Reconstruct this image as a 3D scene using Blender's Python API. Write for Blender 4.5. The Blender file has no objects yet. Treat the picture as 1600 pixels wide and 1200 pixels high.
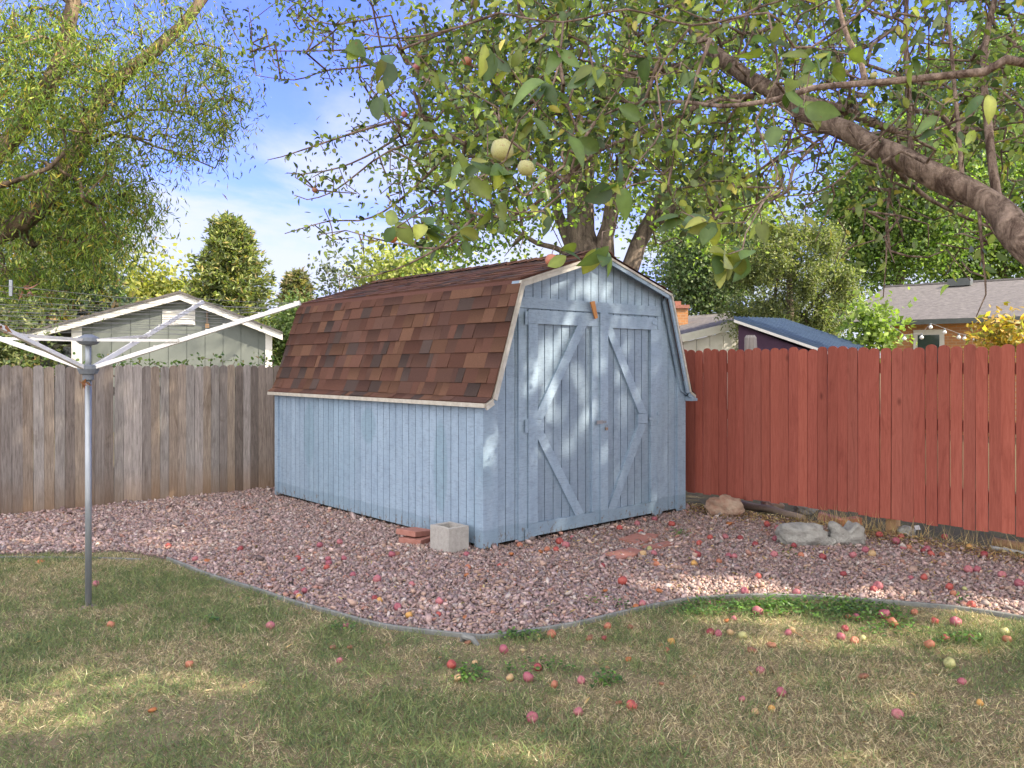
import bpy, math, random
import numpy as np
from mathutils import Vector, noise as mnoise
random.seed(7); rng = np.random.default_rng(7)
R = math.radians
sc = bpy.context.scene
col = sc.collection

# ------------------------------------------------------------------ camera
CAMZ = 1.48; F = 1270.0; HZ = 570.0          # eye height, focal length and horizon (for a picture 1600 wide)
cd = bpy.data.cameras.new('camera'); cam = bpy.data.objects.new('camera', cd); col.objects.link(cam)
cam.location = (0, 0, CAMZ); cam.rotation_euler = (R(90), 0, 0)
cd.sensor_width = 36; cd.lens = 36*F/1600; cd.shift_y = -30/1600
cd.clip_start = 0.05; cd.clip_end = 3000
sc.camera = cam
# ------------------------------------------------------------------ sun and sky
SUN_EL = 42.0; SH = Vector((.9585, -.288, 0)).normalized()
SUN = Vector((SH.x*math.cos(R(SUN_EL)), SH.y*math.cos(R(SUN_EL)), math.sin(R(SUN_EL))))   # towards the sun
ld = bpy.data.lights.new('sun', 'SUN'); ld.energy = 4.3; ld.angle = R(.53); ld.color = (1, .87, .68)
lo = bpy.data.objects.new('sun', ld); col.objects.link(lo)
lo.rotation_euler = SUN.to_track_quat('Z', 'Y').to_euler()
world = bpy.data.worlds.new('World'); sc.world = world; world.use_nodes = True
nt = world.node_tree; nt.nodes.clear()
def N(t, **k):
    n = nt.nodes.new(t)
    for a, b in k.items(): setattr(n, a, b)
    return n
def LK(a, b): nt.links.new(a, b)
wo = N('ShaderNodeOutputWorld'); bg = N('ShaderNodeBackground'); bg.inputs[1].default_value = .15
sky = N('ShaderNodeTexSky'); sky.sky_type = 'NISHITA'; sky.sun_disc = False
sky.sun_elevation = R(SUN_EL); sky.sun_rotation = math.atan2(SH.x, SH.y); sky.air_density = 1.1; sky.dust_density = .6; sky.ozone_density = 2.2
tc = N('ShaderNodeTexCoord'); sep = N('ShaderNodeSeparateXYZ'); LK(tc.outputs['Generated'], sep.inputs[0])
zz = N('ShaderNodeMath', operation='ADD'); LK(sep.outputs[2], zz.inputs[0]); zz.inputs[1].default_value = .12
zm = N('ShaderNodeMath', operation='MAXIMUM'); LK(zz.outputs[0], zm.inputs[0]); zm.inputs[1].default_value = .03
dx = N('ShaderNodeMath', operation='DIVIDE'); dy = N('ShaderNodeMath', operation='DIVIDE')
LK(sep.outputs[0], dx.inputs[0]); LK(zm.outputs[0], dx.inputs[1]); LK(sep.outputs[1], dy.inputs[0]); LK(zm.outputs[0], dy.inputs[1])
cb = N('ShaderNodeCombineXYZ'); LK(dx.outputs[0], cb.inputs[0]); LK(dy.outputs[0], cb.inputs[1])
nz = N('ShaderNodeTexNoise'); nz.inputs['Scale'].default_value = .75; nz.inputs['Detail'].default_value = 8; nz.inputs['Roughness'].default_value = .58
nz.inputs['Distortion'].default_value = .5; LK(cb.outputs[0], nz.inputs['Vector'])
# more cloud low over the houses, thin wisps higher up
mr = N('ShaderNodeMapRange'); LK(sep.outputs[2], mr.inputs[0]); mr.inputs[1].default_value = .04; mr.inputs[2].default_value = .34
mr.inputs[3].default_value = .23; mr.inputs[4].default_value = -.01
ad = N('ShaderNodeMath', operation='ADD'); LK(nz.outputs[0], ad.inputs[0]); LK(mr.outputs[0], ad.inputs[1])
# unseen bright cloud added overhead and behind the viewer as fill, clear blue ahead
m1 = N('ShaderNodeMapRange'); LK(sep.outputs[1], m1.inputs[0]); m1.inputs[1].default_value = .45; m1.inputs[2].default_value = -.25; m1.inputs[3].default_value = 0; m1.inputs[4].default_value = .26
ad2 = N('ShaderNodeMath', operation='ADD'); LK(ad.outputs[0], ad2.inputs[0]); LK(m1.outputs[0], ad2.inputs[1])
m2 = N('ShaderNodeMapRange'); LK(sep.outputs[1], m2.inputs[0]); m2.inputs[1].default_value = .45; m2.inputs[2].default_value = -.1; m2.inputs[3].default_value = 0; m2.inputs[4].default_value = 1
cc_ = N('ShaderNodeMix', data_type='RGBA'); LK(m2.outputs[0], cc_.inputs[0]); cc_.inputs[6].default_value = (1.95, 2.05, 2.3, 1); cc_.inputs[7].default_value = (7.8, 7.4, 7.1, 1)
cr = N('ShaderNodeMapRange'); cr.interpolation_type = 'SMOOTHSTEP'; LK(ad2.outputs[0], cr.inputs[0]); cr.inputs[1].default_value = .47; cr.inputs[2].default_value = .74
cr.inputs[3].default_value = 0; cr.inputs[4].default_value = .9
tint = N('ShaderNodeMix', data_type='RGBA', blend_type='MULTIPLY'); tint.inputs[0].default_value = 1
LK(sky.outputs[0], tint.inputs[6]); tint.inputs[7].default_value = (.385, .395, .93, 1)
mx = N('ShaderNodeMix', data_type='RGBA'); LK(cr.outputs[0], mx.inputs[0]); LK(tint.outputs[2], mx.inputs[6]); LK(cc_.outputs[2], mx.inputs[7])
LK(mx.outputs[2], bg.inputs[0]); LK(bg.outputs[0], wo.inputs[0])
sc.view_settings.view_transform = 'Standard'; sc.view_settings.look = 'None'
sc.view_settings.exposure = 1.68; sc.view_settings.gamma = 1
sc.cycles.use_adaptive_sampling = True; sc.cycles.max_bounces = 6; sc.cycles.transparent_max_bounces = 6
sc.cycles.diffuse_bounces = 4

# ------------------------------------------------------------------ helpers
def at(px, py, Y): return Vector(((px-800)/F*Y, Y, CAMZ+(HZ-py)/F*Y))
def gp(px, py, z=0.0):
    Y = (CAMZ-z)*F/(py-HZ); return Vector(((px-800)/F*Y, Y, z))
def proj(P):
    P = np.asarray(P, float); Y = np.where(np.abs(P[..., 1]) < .05, .05, P[..., 1])
    px = 800+F*P[..., 0]/Y; py = HZ-F*(P[..., 2]-CAMZ)/Y
    return px, py
def tag(o, label=None, cat=None, group=None, kind=None):
    if label: o['label'] = label
    if cat: o['category'] = cat
    if group: o['group'] = group
    if kind: o['kind'] = kind
    return o
def empty(name, loc, label, cat, group=None):
    o = bpy.data.objects.new(name, None); col.objects.link(o); o.location = loc; o.empty_display_size = .1
    return tag(o, label, cat, group)
def wloc(o):
    v = Vector((0, 0, 0))
    while o is not None: v += o.location; o = o.parent
    return v
def raw(name, V, faces, mat, parent=None, cols=None, smooth=False, base=None):
    """faces: list of int arrays (M,k); V in world coordinates"""
    V = np.asarray(V, dtype=np.float32).reshape(-1, 3)
    off = wloc(parent) if parent else (Vector(base) if base is not None else Vector((0, 0, 0)))
    V = V-np.array(off, dtype=np.float32)
    me = bpy.data.meshes.new(name)
    me.vertices.add(len(V)); me.vertices.foreach_set('co', V.ravel())
    faces = [np.asarray(f, dtype=np.int32) for f in faces if len(f)]
    loops = np.concatenate([f.ravel() for f in faces]); ks = np.concatenate([np.full(len(f), f.shape[1], np.int32) for f in faces])
    me.loops.add(len(loops)); me.loops.foreach_set('vertex_index', loops)
    me.polygons.add(len(ks)); me.polygons.foreach_set('loop_start', np.concatenate([[0], np.cumsum(ks)[:-1]]).astype(np.int32))
    me.update(calc_edges=True)
    if smooth: me.polygons.foreach_set('use_smooth', np.ones(len(ks), bool))
    if cols is not None:
        c = me.color_attributes.new('col', 'FLOAT_COLOR', 'POINT'); cc = np.ones((len(V), 4), np.float32); cc[:, :3] = cols
        c.data.foreach_set('color', cc.ravel())
    me.materials.append(mat)
    o = bpy.data.objects.new(name, me); col.objects.link(o)
    if parent: o.parent = parent
    elif base is not None: o.location = base
    return o
class MB:
    def __init__(s): s.v = []; s.f = []; s.c = []; s.col = (1, 1, 1)
    def add(s, vs, fs, c=None):
        n = len(s.v); s.v += [tuple(v) for v in vs]; s.f += [tuple(i+n for i in f) for f in fs]; s.c += [c or s.col]*len(vs); return s
    def prism(s, poly, off, c=None):
        """poly: list of 3-D points, off: extrusion vector"""
        k = len(poly); off = Vector(off); a = [Vector(p) for p in poly]; b = [p+off for p in a]
        return s.add(a+b, [tuple(range(k))[::-1], tuple(range(k, 2*k))]+[(i, (i+1) % k, k+(i+1) % k, k+i) for i in range(k)], c)
    def box(s, o, x, y, z, c=None):
        o, x, y, z = map(Vector, (o, x, y, z)); return s.prism([o, o+x, o+x+y, o+y], z, c)
    def cbox(s, c0, sx, sy, sz, rz=0, c=None):
        a = Vector((math.cos(rz), math.sin(rz), 0)); b = Vector((-a.y, a.x, 0)); c0 = Vector(c0)
        return s.box(c0-a*sx/2-b*sy/2-Vector((0, 0, sz/2)), a*sx, b*sy, (0, 0, sz), c)
    def tube(s, pts, rad, n=8, c=None, cap=True):
        pts = [Vector(p) for p in pts]; rad = rad if isinstance(rad, (list, tuple)) else [rad]*len(pts)
        rings = []; up = Vector((0, 0, 1)); m = len(pts); vs = []
        prev = None
        for i, p in enumerate(pts):
            t = (pts[min(i+1, m-1)]-pts[max(i-1, 0)]).normalized()
            if prev is None: a = t.cross(up if abs(t.z) < .9 else Vector((1, 0, 0))).normalized()
            else: a = (prev-t*prev.dot(t)).normalized()
            prev = a; b = t.cross(a)
            for j in range(n):
                w = 2*math.pi*j/n; vs.append(p+(a*math.cos(w)+b*math.sin(w))*rad[i])
        fs = []
        for i in range(m-1):
            for j in range(n):
                fs.append((i*n+j, i*n+(j+1) % n, (i+1)*n+(j+1) % n, (i+1)*n+j))
        if cap: fs += [tuple(range(n))[::-1], tuple(range((m-1)*n, m*n))]
        return s.add(vs, fs, c)
    def build(s, name, mat, parent=None, smooth=False, bevel=0, base=None):
        me = bpy.data.meshes.new(name)
        off = wloc(parent) if parent else (Vector(base) if base is not None else Vector((0, 0, 0)))
        me.from_pydata([Vector(v)-off for v in s.v], [], s.f); me.update()
        c = me.color_attributes.new('col', 'FLOAT_COLOR', 'POINT')
        c.data.foreach_set('color', np.array([(a[0], a[1], a[2], 1) for a in s.c], np.float32).ravel())
        if smooth: me.polygons.foreach_set('use_smooth', np.ones(len(me.polygons), bool))
        me.materials.append(mat)
        o = bpy.data.objects.new(name, me); col.objects.link(o)
        if parent: o.parent = parent
        elif base is not None: o.location = base
        if bevel:
            m = o.modifiers.new('bevel', 'BEVEL'); m.width = bevel; m.segments = 2; m.limit_method = 'ANGLE'
        return o

# ------------------------------------------------------------------ materials
class MT:
    def __init__(s, name, rough=.8, spec=.3):
        s.m = bpy.data.materials.new(name); s.m.use_nodes = True; s.t = s.m.node_tree; s.b = s.t.nodes['Principled BSDF']
        s.b.inputs['Roughness'].default_value = rough; s.b.inputs['Specular IOR Level'].default_value = spec
        s.tc = s.t.nodes.new('ShaderNodeTexCoord')
    def n(s, t, **k):
        x = s.t.nodes.new(t)
        for a, b in k.items(): setattr(x, a, b)
        return x
    def l(s, a, b): s.t.links.new(a, b)
    def noise(s, scale, detail=4, rough=.6, vec=(1, 1, 1), loc=(0, 0, 0), rot=(0, 0, 0), dist=0):
        mp = s.n('ShaderNodeMapping'); mp.inputs['Scale'].default_value = vec; mp.inputs['Location'].default_value = loc; mp.inputs['Rotation'].default_value = rot
        s.l(s.tc.outputs['Object'], mp.inputs[0]); x = s.n('ShaderNodeTexNoise'); x.inputs['Scale'].default_value = scale
        x.inputs['Detail'].default_value = detail; x.inputs['Roughness'].default_value = rough; x.inputs['Distortion'].default_value = dist
        s.l(mp.outputs[0], x.inputs['Vector']); return x.outputs[0]
    def ramp(s, v, a, b, lo=0., hi=1.):
        x = s.n('ShaderNodeMapRange'); s.l(v, x.inputs[0]); x.inputs[1].default_value = a; x.inputs[2].default_value = b
        x.inputs[3].default_value = lo; x.inputs[4].default_value = hi; return x.outputs[0]
    def mix(s, f, a, b, mode='MIX'):
        x = s.n('ShaderNodeMix', data_type='RGBA', blend_type=mode)
        for v, i in ((f, 0), (a, 6), (b, 7)):
            if isinstance(v, (int, float)): x.inputs[i].default_value = v
            elif isinstance(v, tuple): x.inputs[i].default_value = (*v[:3], 1)
            else: s.l(v, x.inputs[i])
        return x.outputs[2]
    def math(s, op, a, b=0.):
        x = s.n('ShaderNodeMath', operation=op)
        for v, i in ((a, 0), (b, 1)):
            if isinstance(v, (int, float)): x.inputs[i].default_value = v
            else: s.l(v, x.inputs[i])
        return x.outputs[0]
    def attr(s): x = s.n('ShaderNodeVertexColor', layer_name='col'); return x.outputs[0]
    def bump(s, h, k=.3, d=.01):
        x = s.n('ShaderNodeBump'); x.inputs['Strength'].default_value = k; x.inputs['Distance'].default_value = d
        s.l(h, x.inputs['Height']); s.l(x.outputs[0], s.b.inputs['Normal'])
    def base(s, c):
        if isinstance(c, tuple): s.b.inputs['Base Color'].default_value = (*c, 1)
        else: s.l(c, s.b.inputs['Base Color'])
        return s
def simple(name, c1, c2=None, scale=8, vec=(1, 1, 1), rough=.8, spec=.3, attr=False, bump=0, bs=60, metal=0, lo=.3, hi=.7, bd=.01):
    m = MT(name, rough, spec); c2 = c2 or c1
    c = m.mix(m.ramp(m.noise(scale, 5, .65, vec), lo, hi), c1, c2)
    if attr: c = m.mix(1., c, m.attr(), 'MULTIPLY')
    m.base(c)
    if bump: m.bump(m.noise(bs, 5, .7, vec), bump, bd)
    m.b.inputs['Metallic'].default_value = metal
    return m.m
def leafmat(name, trans=.35, gloss=.4, tc=(1.3, 1.5, .5)):
    m = MT(name, gloss, .35); c = m.attr()
    c = m.mix(1., c, m.mix(m.ramp(m.noise(30, 3), .3, .7), (.8, .8, .8), (1.2, 1.2, 1.15)), 'MULTIPLY'); c = m.mix(m.ramp(m.noise(70, 3, .6), .66, .70, 0, .7), c, (.16, .10, .045)); m.base(c)
    t = m.n('ShaderNodeBsdfTranslucent'); m.l(m.mix(1., c, tc, 'MULTIPLY'), t.inputs[0])
    ms = m.n('ShaderNodeMixShader'); ms.inputs[0].default_value = trans; m.l(m.b.outputs[0], ms.inputs[1]); m.l(t.outputs[0], ms.inputs[2])
    m.l(ms.outputs[0], m.t.nodes['Material Output'].inputs[0]); return m.m
M = {}
M['leaf'] = leafmat('apple_leaf', .35); M['leaf_far'] = leafmat('leaf_far', .4, .6); M['grass'] = leafmat('grass_blade', .25, .7, (1.1, 1.2, .6))
def barkmat(name, c1, c2, sc_=14, k=.8):
    m = MT(name, .9, .15); n1 = m.noise(sc_, 6, .7, (1, 1, .35), dist=.6); n2 = m.noise(60, 4)
    c = m.mix(m.ramp(n1, .38, .62), c1, c2); c = m.mix(m.ramp(n2, .3, .7, 0, .4), c, tuple(x*.5 for x in c1)); m.base(c)
    m.bump(m.math('ADD', n1, m.math('MULTIPLY', n2, .3)), k, .03); return m.m
M['bark_apple'] = barkmat('bark_apple', (.075, .05, .04), (.34, .26, .21), 19, 1.)
M['bark_grey'] = barkmat('bark_grey', (.06, .048, .04), (.25, .20, .16), 7)
M["bark_willow"] = barkmat("bark_willow", (.06, .045, .032), (.26, .195, .13), 9)
M['gravel'] = simple('gravel_stone', (.75, .75, .75), (1.2, 1.2, 1.2), 60, attr=True, rough=.85)
def bedmat():
    m = MT('gravel_bed', .95, .1)
    v = m.n('ShaderNodeTexVoronoi'); v.inputs['Scale'].default_value = 48; m.l(m.tc.outputs['Object'], v.inputs['Vector'])
    hs = m.mix(m.ramp(m.noise(1.2, 4), .35, .65), (.31, .235, .22), (.27, .21, .19))
    c = m.mix(.55, hs, m.mix(1., v.outputs['Color'], (.5, .36, .34), 'MULTIPLY')); c = m.mix(m.ramp(v.outputs['Distance'], .2, .6), c, (.13, .10, .09)); m.base(c)
    m.bump(v.outputs['Distance'], .8, .02); return m.m
M['gravel_bed'] = bedmat()
def soilmat(name, c1, c2, c3):
    m = MT(name, .95, .1); c = m.mix(m.ramp(m.noise(1.6, 6, .7), .35, .65), c1, c2); c = m.mix(m.ramp(m.noise(40, 5, .8), .35, .7), c, c3); m.base(c)
    m.bump(m.noise(90, 5, .8), .7, .02); return m.m
M['lawn'] = soilmat('lawn_soil', (.20, .155, .10), (.18, .165, .09), (.28, .225, .145))
M['ground'] = soilmat('yard_soil', (.13, .11, .065), (.09, .11, .045), (.17, .14, .085))
def woodmat(name, c1, c2, dark, vec=(1, 1, .06), attr=True, kn=True, bump=.5, foot=False):
    m = MT(name, .88, .15); g = m.noise(85, 6, .75, vec, dist=.4); g2 = m.noise(9, 5, .7, (1, 1, .18), dist=1.5)
    c = m.mix(m.ramp(g, .3, .7), c1, c2)
    c = m.mix(m.ramp(g2, .54, .75, 0, .65), c, dark)
    if kn:
        mp = m.n('ShaderNodeMapping'); mp.inputs['Scale'].default_value = (1, 1, .45); m.l(m.tc.outputs['Object'], mp.inputs[0])
        v = m.n('ShaderNodeTexVoronoi'); v.inputs['Scale'].default_value = 3.3; m.l(mp.outputs[0], v.inputs['Vector'])
        c = m.mix(m.ramp(v.outputs['Distance'], .02, .07, .55, 0), c, tuple(x*.35 for x in dark))
    if foot:
        sp = m.n('ShaderNodeSeparateXYZ'); m.l(m.tc.outputs['Object'], sp.inputs[0]); c = m.mix(m.ramp(m.math('ADD', sp.outputs[2], m.math('MULTIPLY', g2, .35)), .2, .55, .7, 0), c, (.21, .145, .095))
    if attr: c = m.mix(1., c, m.attr(), 'MULTIPLY')
    m.base(c); m.bump(g, bump, .004); return m
M['fence_grey'] = woodmat('fence_grey', (.135, .122, .112), (.38, .35, .325), (.085, .062, .048), foot=True).m
M['fence_red'] = woodmat('fence_red', (.26, .070, .050), (.37, .115, .082), (.18, .044, .032), kn=True, bump=.35).m
M['wood_raw'] = woodmat('wood_raw', (.28, .17, .09), (.42, .27, .15), (.18, .1, .05)).m
M['wood_orange'] = woodmat('wood_orange', (.42, .19, .07), (.55, .27, .11), (.3, .13, .05), kn=False).m
def paintmat():
    m = MT('blue_paint', .62, .3)
    fine = m.noise(60, 6, .75, (.25, .25, 1.6)); mid = m.noise(7, 5, .65, (1, 1, .3)); big = m.noise(1.1, 3, .5, (1, 1, .5), (3, 1, 0))
    c = m.mix(m.ramp(mid, .3, .7), (.225, .31, .41), (.30, .395, .50))
    for loc, sx, sz in (((-1.125, 1.253, .905), .135, .18), ((-.367, .409, .62), .10, .42), ((-1.9, 2.12, .75), .12, .35)):
        vm = m.n('ShaderNodeVectorMath', operation='SUBTRACT'); m.l(m.tc.outputs['Object'], vm.inputs[0]); vm.inputs[1].default_value = loc
        v2 = m.n('ShaderNodeVectorMath', operation='MULTIPLY'); m.l(vm.outputs[0], v2.inputs[0]); v2.inputs[1].default_value = (1/sx, 1/sx, 1/sz)
        v3 = m.n('ShaderNodeVectorMath', operation='LENGTH'); m.l(v2.outputs[0], v3.inputs[0]); c = m.mix(m.ramp(v3.outputs['Value'], .85, 1.05, .6, 0), c, (.175, .28, .35))
    c = m.mix(m.ramp(big, .56, .6, 0, .4), c, (.19, .29, .37))                   # older repainted patches
    c = m.mix(m.ramp(fine, .5, .68, 0, .6), c, (.15, .19, .235))
    c = m.mix(m.ramp(m.noise(16, 6, .75, (1, 1, .9), (2, 5, 1)), .5, .72, 0, .5), c, (.15, .205, .27)); c = m.mix(m.ramp(m.noise(45, 5, .8, (.4, .4, 1.3), (9, 5, 1)), .6, .7, 0, .5), c, (.42, .47, .52))
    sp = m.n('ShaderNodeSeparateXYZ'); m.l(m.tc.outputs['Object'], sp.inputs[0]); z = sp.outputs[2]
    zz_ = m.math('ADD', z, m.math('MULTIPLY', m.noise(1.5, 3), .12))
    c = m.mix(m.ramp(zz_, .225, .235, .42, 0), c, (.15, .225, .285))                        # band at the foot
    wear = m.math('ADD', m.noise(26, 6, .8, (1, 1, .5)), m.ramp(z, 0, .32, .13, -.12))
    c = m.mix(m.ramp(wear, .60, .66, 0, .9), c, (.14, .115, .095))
    chip = m.noise(34, 6, .8, (1, 1, .35), (7, 3, 1)); c = m.mix(m.ramp(chip, .66, .70, 0, .8), c, (.17, .16, .15))
    c = m.mix(1., c, m.attr(), 'MULTIPLY'); m.base(c); m.bump(fine, .35, .004); return m.m
M['paint'] = paintmat()
M['trim_white'] = simple('trim_white', (.62, .61, .56), (.40, .39, .35), 12, rough=.6, bump=.2)
M['drip'] = simple('drip_edge', (.52, .50, .44), (.36, .33, .28), 20, rough=.5, bump=.1)
M['shingle'] = simple('shingle', (.70, .70, .70), (1.3, 1.3, 1.3), 170, attr=True, rough=.95, spec=.1, bump=.6, bs=240)
M['dark_gap'] = simple('dark_gap', (.03, .026, .022), (.05, .04, .03), 9, rough=.95)
M['steel'] = simple('galvanised_steel', (.24, .27, .30), (.36, .39, .42), 25, vec=(1, 1, .2), rough=.5, spec=.5, metal=.6, bump=.08)
M['white_alu'] = simple('white_arm', (.72, .72, .70), (.58, .58, .56), 12, rough=.4, spec=.4)
M['hub'] = simple('grey_plastic', (.13, .15, .18), (.18, .2, .23), 20, rough=.5)
M['line'] = simple('line_cord', (.16, .17, .18), (.2, .2, .2), 20, rough=.7)
M['rust'] = simple('rusty_metal', (.16, .15, .14), (.26, .17, .11), 40, rough=.6, metal=.3)
M['padlock'] = simple('padlock_metal', (.42, .36, .28), (.3, .27, .24), 40, rough=.35, metal=.8)
M['concrete'] = simple('concrete', (.30, .29, .27), (.42, .40, .37), 30, rough=.95, bump=.6, bs=120)
M['paver'] = simple('red_paver', (.30, .13, .10), (.36, .175, .14), 22, rough=.95, bump=.5, bs=140)
M['brick'] = simple('orange_brick', (.42, .16, .08), (.5, .22, .12), 22, rough=.9, bump=.4, bs=100)
M['rock'] = simple('rock_grey', (.21, .207, .19), (.42, .415, .38), 7, rough=.95, bump=1., bs=28, bd=.03)
M['rock_pink'] = simple('rock_pink', (.26, .13, .085), (.42, .34, .26), 7, rough=.95, bump=.8, bs=28, bd=.03)
M['edging'] = simple('edging', (.12, .13, .125), (.21, .215, .20), 18, vec=(1, 1, 1), rough=.75, bump=.3)
M['twig'] = simple('dry_twig', (.15, .10, .065), (.3, .22, .15), 30, rough=.9, attr=True)

# ------------------------------------------------------------------ leaves
def unit(a): return a/np.maximum(np.linalg.norm(a, axis=-1, keepdims=True), 1e-9)
def rand_unit(n): return unit(rng.normal(size=(n, 3)))
def leaves(P, D, Nn, L, W, cols, rows=((.3, .85), (.68, .75)), fold=.25, curl=.15):
    """returns verts, faces, cols for one leaf per row of P"""
    n = len(P); D = unit(D); S = unit(np.cross(D, Nn)); Nn = np.cross(S, D); L = L[:, None]; W = W[:, None]
    curl = curl*rng.uniform(-.6, 2.4, (n, 1)); fold = fold*rng.uniform(-.4, 2.2, (n, 1)); tw = rng.normal(0, .22, (n, 1))
    vs = [P]; 
    for t, w in rows:
        m = P+D*L*t-Nn*curl*L*t*t+S*tw*L*t*t; h = W*.5*w
        vs += [m-S*h+Nn*fold*h, m, m+S*h+Nn*fold*h]
    vs.append(P+D*L-Nn*curl*L+S*tw*L)
    k = len(vs); V = np.stack(vs, 1).reshape(-1, 3); b = (np.arange(n)*k)[:, None]
    t3 = [(0, 3, 2), (0, 2, 1)]; q = []
    r = len(rows)
    for i in range(r-1):
        a = 1+3*i; c = a+3; q += [(a+1, a+2, c+2, c+1), (a, a+1, c+1, c)]
    e = 1+3*(r-1); t3 += [(e+1, e+2, k-1), (e, e+1, k-1)]
    fs = [(b[:, None, :]+np.array(t3)[None]).reshape(-1, 3)]
    if q: fs.append((b[:, None, :]+np.array(q)[None]).reshape(-1, 4))
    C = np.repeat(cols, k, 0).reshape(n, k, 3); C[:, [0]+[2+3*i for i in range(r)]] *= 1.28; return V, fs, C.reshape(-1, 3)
def diamonds(P, D, Nn, L, W, cols, bend=.15):
    n = len(P); D = unit(D); S = unit(np.cross(D, Nn)); Nn = np.cross(S, D); L = L[:, None]; W = W[:, None]
    V = np.stack([P, P+D*L*.5+S*W*.5, P+D*L-Nn*bend*L, P+D*L*.5-S*W*.5], 1).reshape(-1, 3); b = (np.arange(n)*4)[:, None]
    return V, [(b[:, None, :]+np.array([(0, 1, 2), (0, 2, 3)])[None]).reshape(-1, 3)], np.repeat(cols, 4, 0)
def pick_cols(n, pal, w=None, jit=.18):
    pal = np.array(pal, float); i = rng.choice(len(pal), n, p=None if w is None else np.array(w)/sum(w))
    return pal[i]*np.exp(rng.normal(0, jit, (n, 1)))

# ------------------------------------------------------------------ skeleton: limbs given by hand, twigs grown to their tips
def resample(pts, step):
    pts = [Vector(p) for p in pts]; out = [pts[0]]
    m = len(pts)
    for i in range(m-1):                                            # Catmull-Rom
        p0, p1, p2, p3 = pts[max(i-1, 0)], pts[i], pts[i+1], pts[min(i+2, m-1)]
        k = max(1, int((p2-p1).length/step))
        for j in range(1, k+1):
            t = j/k; out.append(.5*((2*p1)+(p2-p0)*t+(2*p0-5*p1+4*p2-p3)*t*t+(3*p1-p0-3*p2+p3)*t**3))
    return out
def limb_tube(mb, pts, r0, r1, step=.12, rough=.06, n=12, taper=1.0):
    P = resample(pts, step); m = len(P); q = []; rr = []
    for i, p in enumerate(P):
        t = i/(m-1); r = r0+(r1-r0)*t**taper
        w = mnoise.noise_vector(p*3.1)*r*.5; q.append(p+w); rr.append(r*(1+rough*2*mnoise.noise(p*7.3)))
    mb.tube(q, rr, n); return P, [r0+(r1-r0)*(i/(m-1)) for i in range(m)]
def grow(nodes, tips, droop=.05, sub=.22, wob=.05):
    """nodes: list of (Vector, radius). connects each tip to the nearest node so far. returns edges [(a,b)] index pairs, positions, parents"""
    cap = len(nodes)+len(tips)*14+10
    P = np.zeros((cap, 3)); par = np.full(cap, -1, int); n0 = len(nodes); P[:n0] = [tuple(a) for a in nodes]; n = n0
    tips = np.asarray(tips); main = P[:n0]
    d = np.array([np.min(((main-t)**2).sum(1)) for t in tips]); order = np.argsort(d); tipidx = []
    for i in order:
        t = tips[i]; dd = ((P[:n]-t)**2).sum(1); j = int(np.argmin(dd)); dist = math.sqrt(dd[j]); k = min(12, max(1, int(dist/sub)))
        a = P[j].copy(); prev = j
        for s in range(1, k+1):
            f = s/k; q = a+(t-a)*f
            if s < k: q = q+rng.normal(0, wob*dist/k, 3)
            q[2] += droop*dist*math.sin(math.pi*f)
            P[n] = q; par[n] = prev; prev = n; n += 1
        tipidx.append((i, prev))
    w = np.zeros(n)
    for i, idx in tipidx: w[idx] += 1
    for i in range(n-1, n0-1, -1): w[par[i]] += w[i]
    tip = np.zeros(len(tips), int)
    for i, idx in tipidx: tip[i] = idx
    return P[:n], par[:n], w, n0, tip
def twig_mesh(P, par, w, n0, r1, p=.45, rmax=.05):
    ids = np.arange(n0, len(P)); rad = np.minimum(r1*np.maximum(w, 1)**p, rmax)
    A = P[par[ids]]; B = P[ids]; rb = rad[ids]; ra = np.where(par[ids] < n0, rb*1.15, rad[par[ids]]); ra = np.minimum(ra, rb*1.6)
    D = unit(B-A); U = unit(np.cross(D, np.where(np.abs(D[:, 2:3]) < .9, [[0, 0, 1.]], [[1., 0, 0]]))); Wv = np.cross(D, U)
    k = 5; ang = 2*np.pi*np.arange(k)/k; ring = U[:, None]*np.cos(ang)[None, :, None]+Wv[:, None]*np.sin(ang)[None, :, None]
    V = np.concatenate([A[:, None]+ring*ra[:, None, None], B[:, None]+ring*rb[:, None, None]], 1).reshape(-1, 3)
    b = (np.arange(len(ids))*2*k)[:, None]; q = np.array([(j, (j+1) % k, k+(j+1) % k, k+j) for j in range(k)])
    return V, (b[:, None, :]+q[None]).reshape(-1, 4)
def leafpts(P, par, w, n0, per, spread, maxw=3, seglen=None):
    """points on thin twigs with outward directions"""
    ids = np.arange(n0, len(P)); ids = ids[w[ids] <= maxw]; A = P[par[ids]]; B = P[ids]; ln = np.linalg.norm(B-A, axis=1)
    cnt = rng.poisson(per*ln/.2); rep = np.repeat(np.arange(len(ids)), cnt); t = rng.random((len(rep), 1))
    Q = A[rep]+(B-A)[rep]*t; D = unit(unit((B-A)[rep])*.5+rand_unit(len(rep))*1.0); Q = Q+rng.normal(0, spread, Q.shape)
    return Q, D
def blob_pts(blobs):
    out = []
    for (px, py, rx, ry, y0, y1, n) in blobs:
        a = rng.uniform(0, 2*np.pi, n); r = np.sqrt(rng.random(n)); X = px+rx*r*np.cos(a); Yp = py+ry*r*np.sin(a); Y = rng.uniform(y0, y1, n)
        out.append(np.stack([(X-800)/F*Y, Y, CAMZ+(HZ-Yp)/F*Y], 1))
    return np.concatenate(out)
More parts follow.
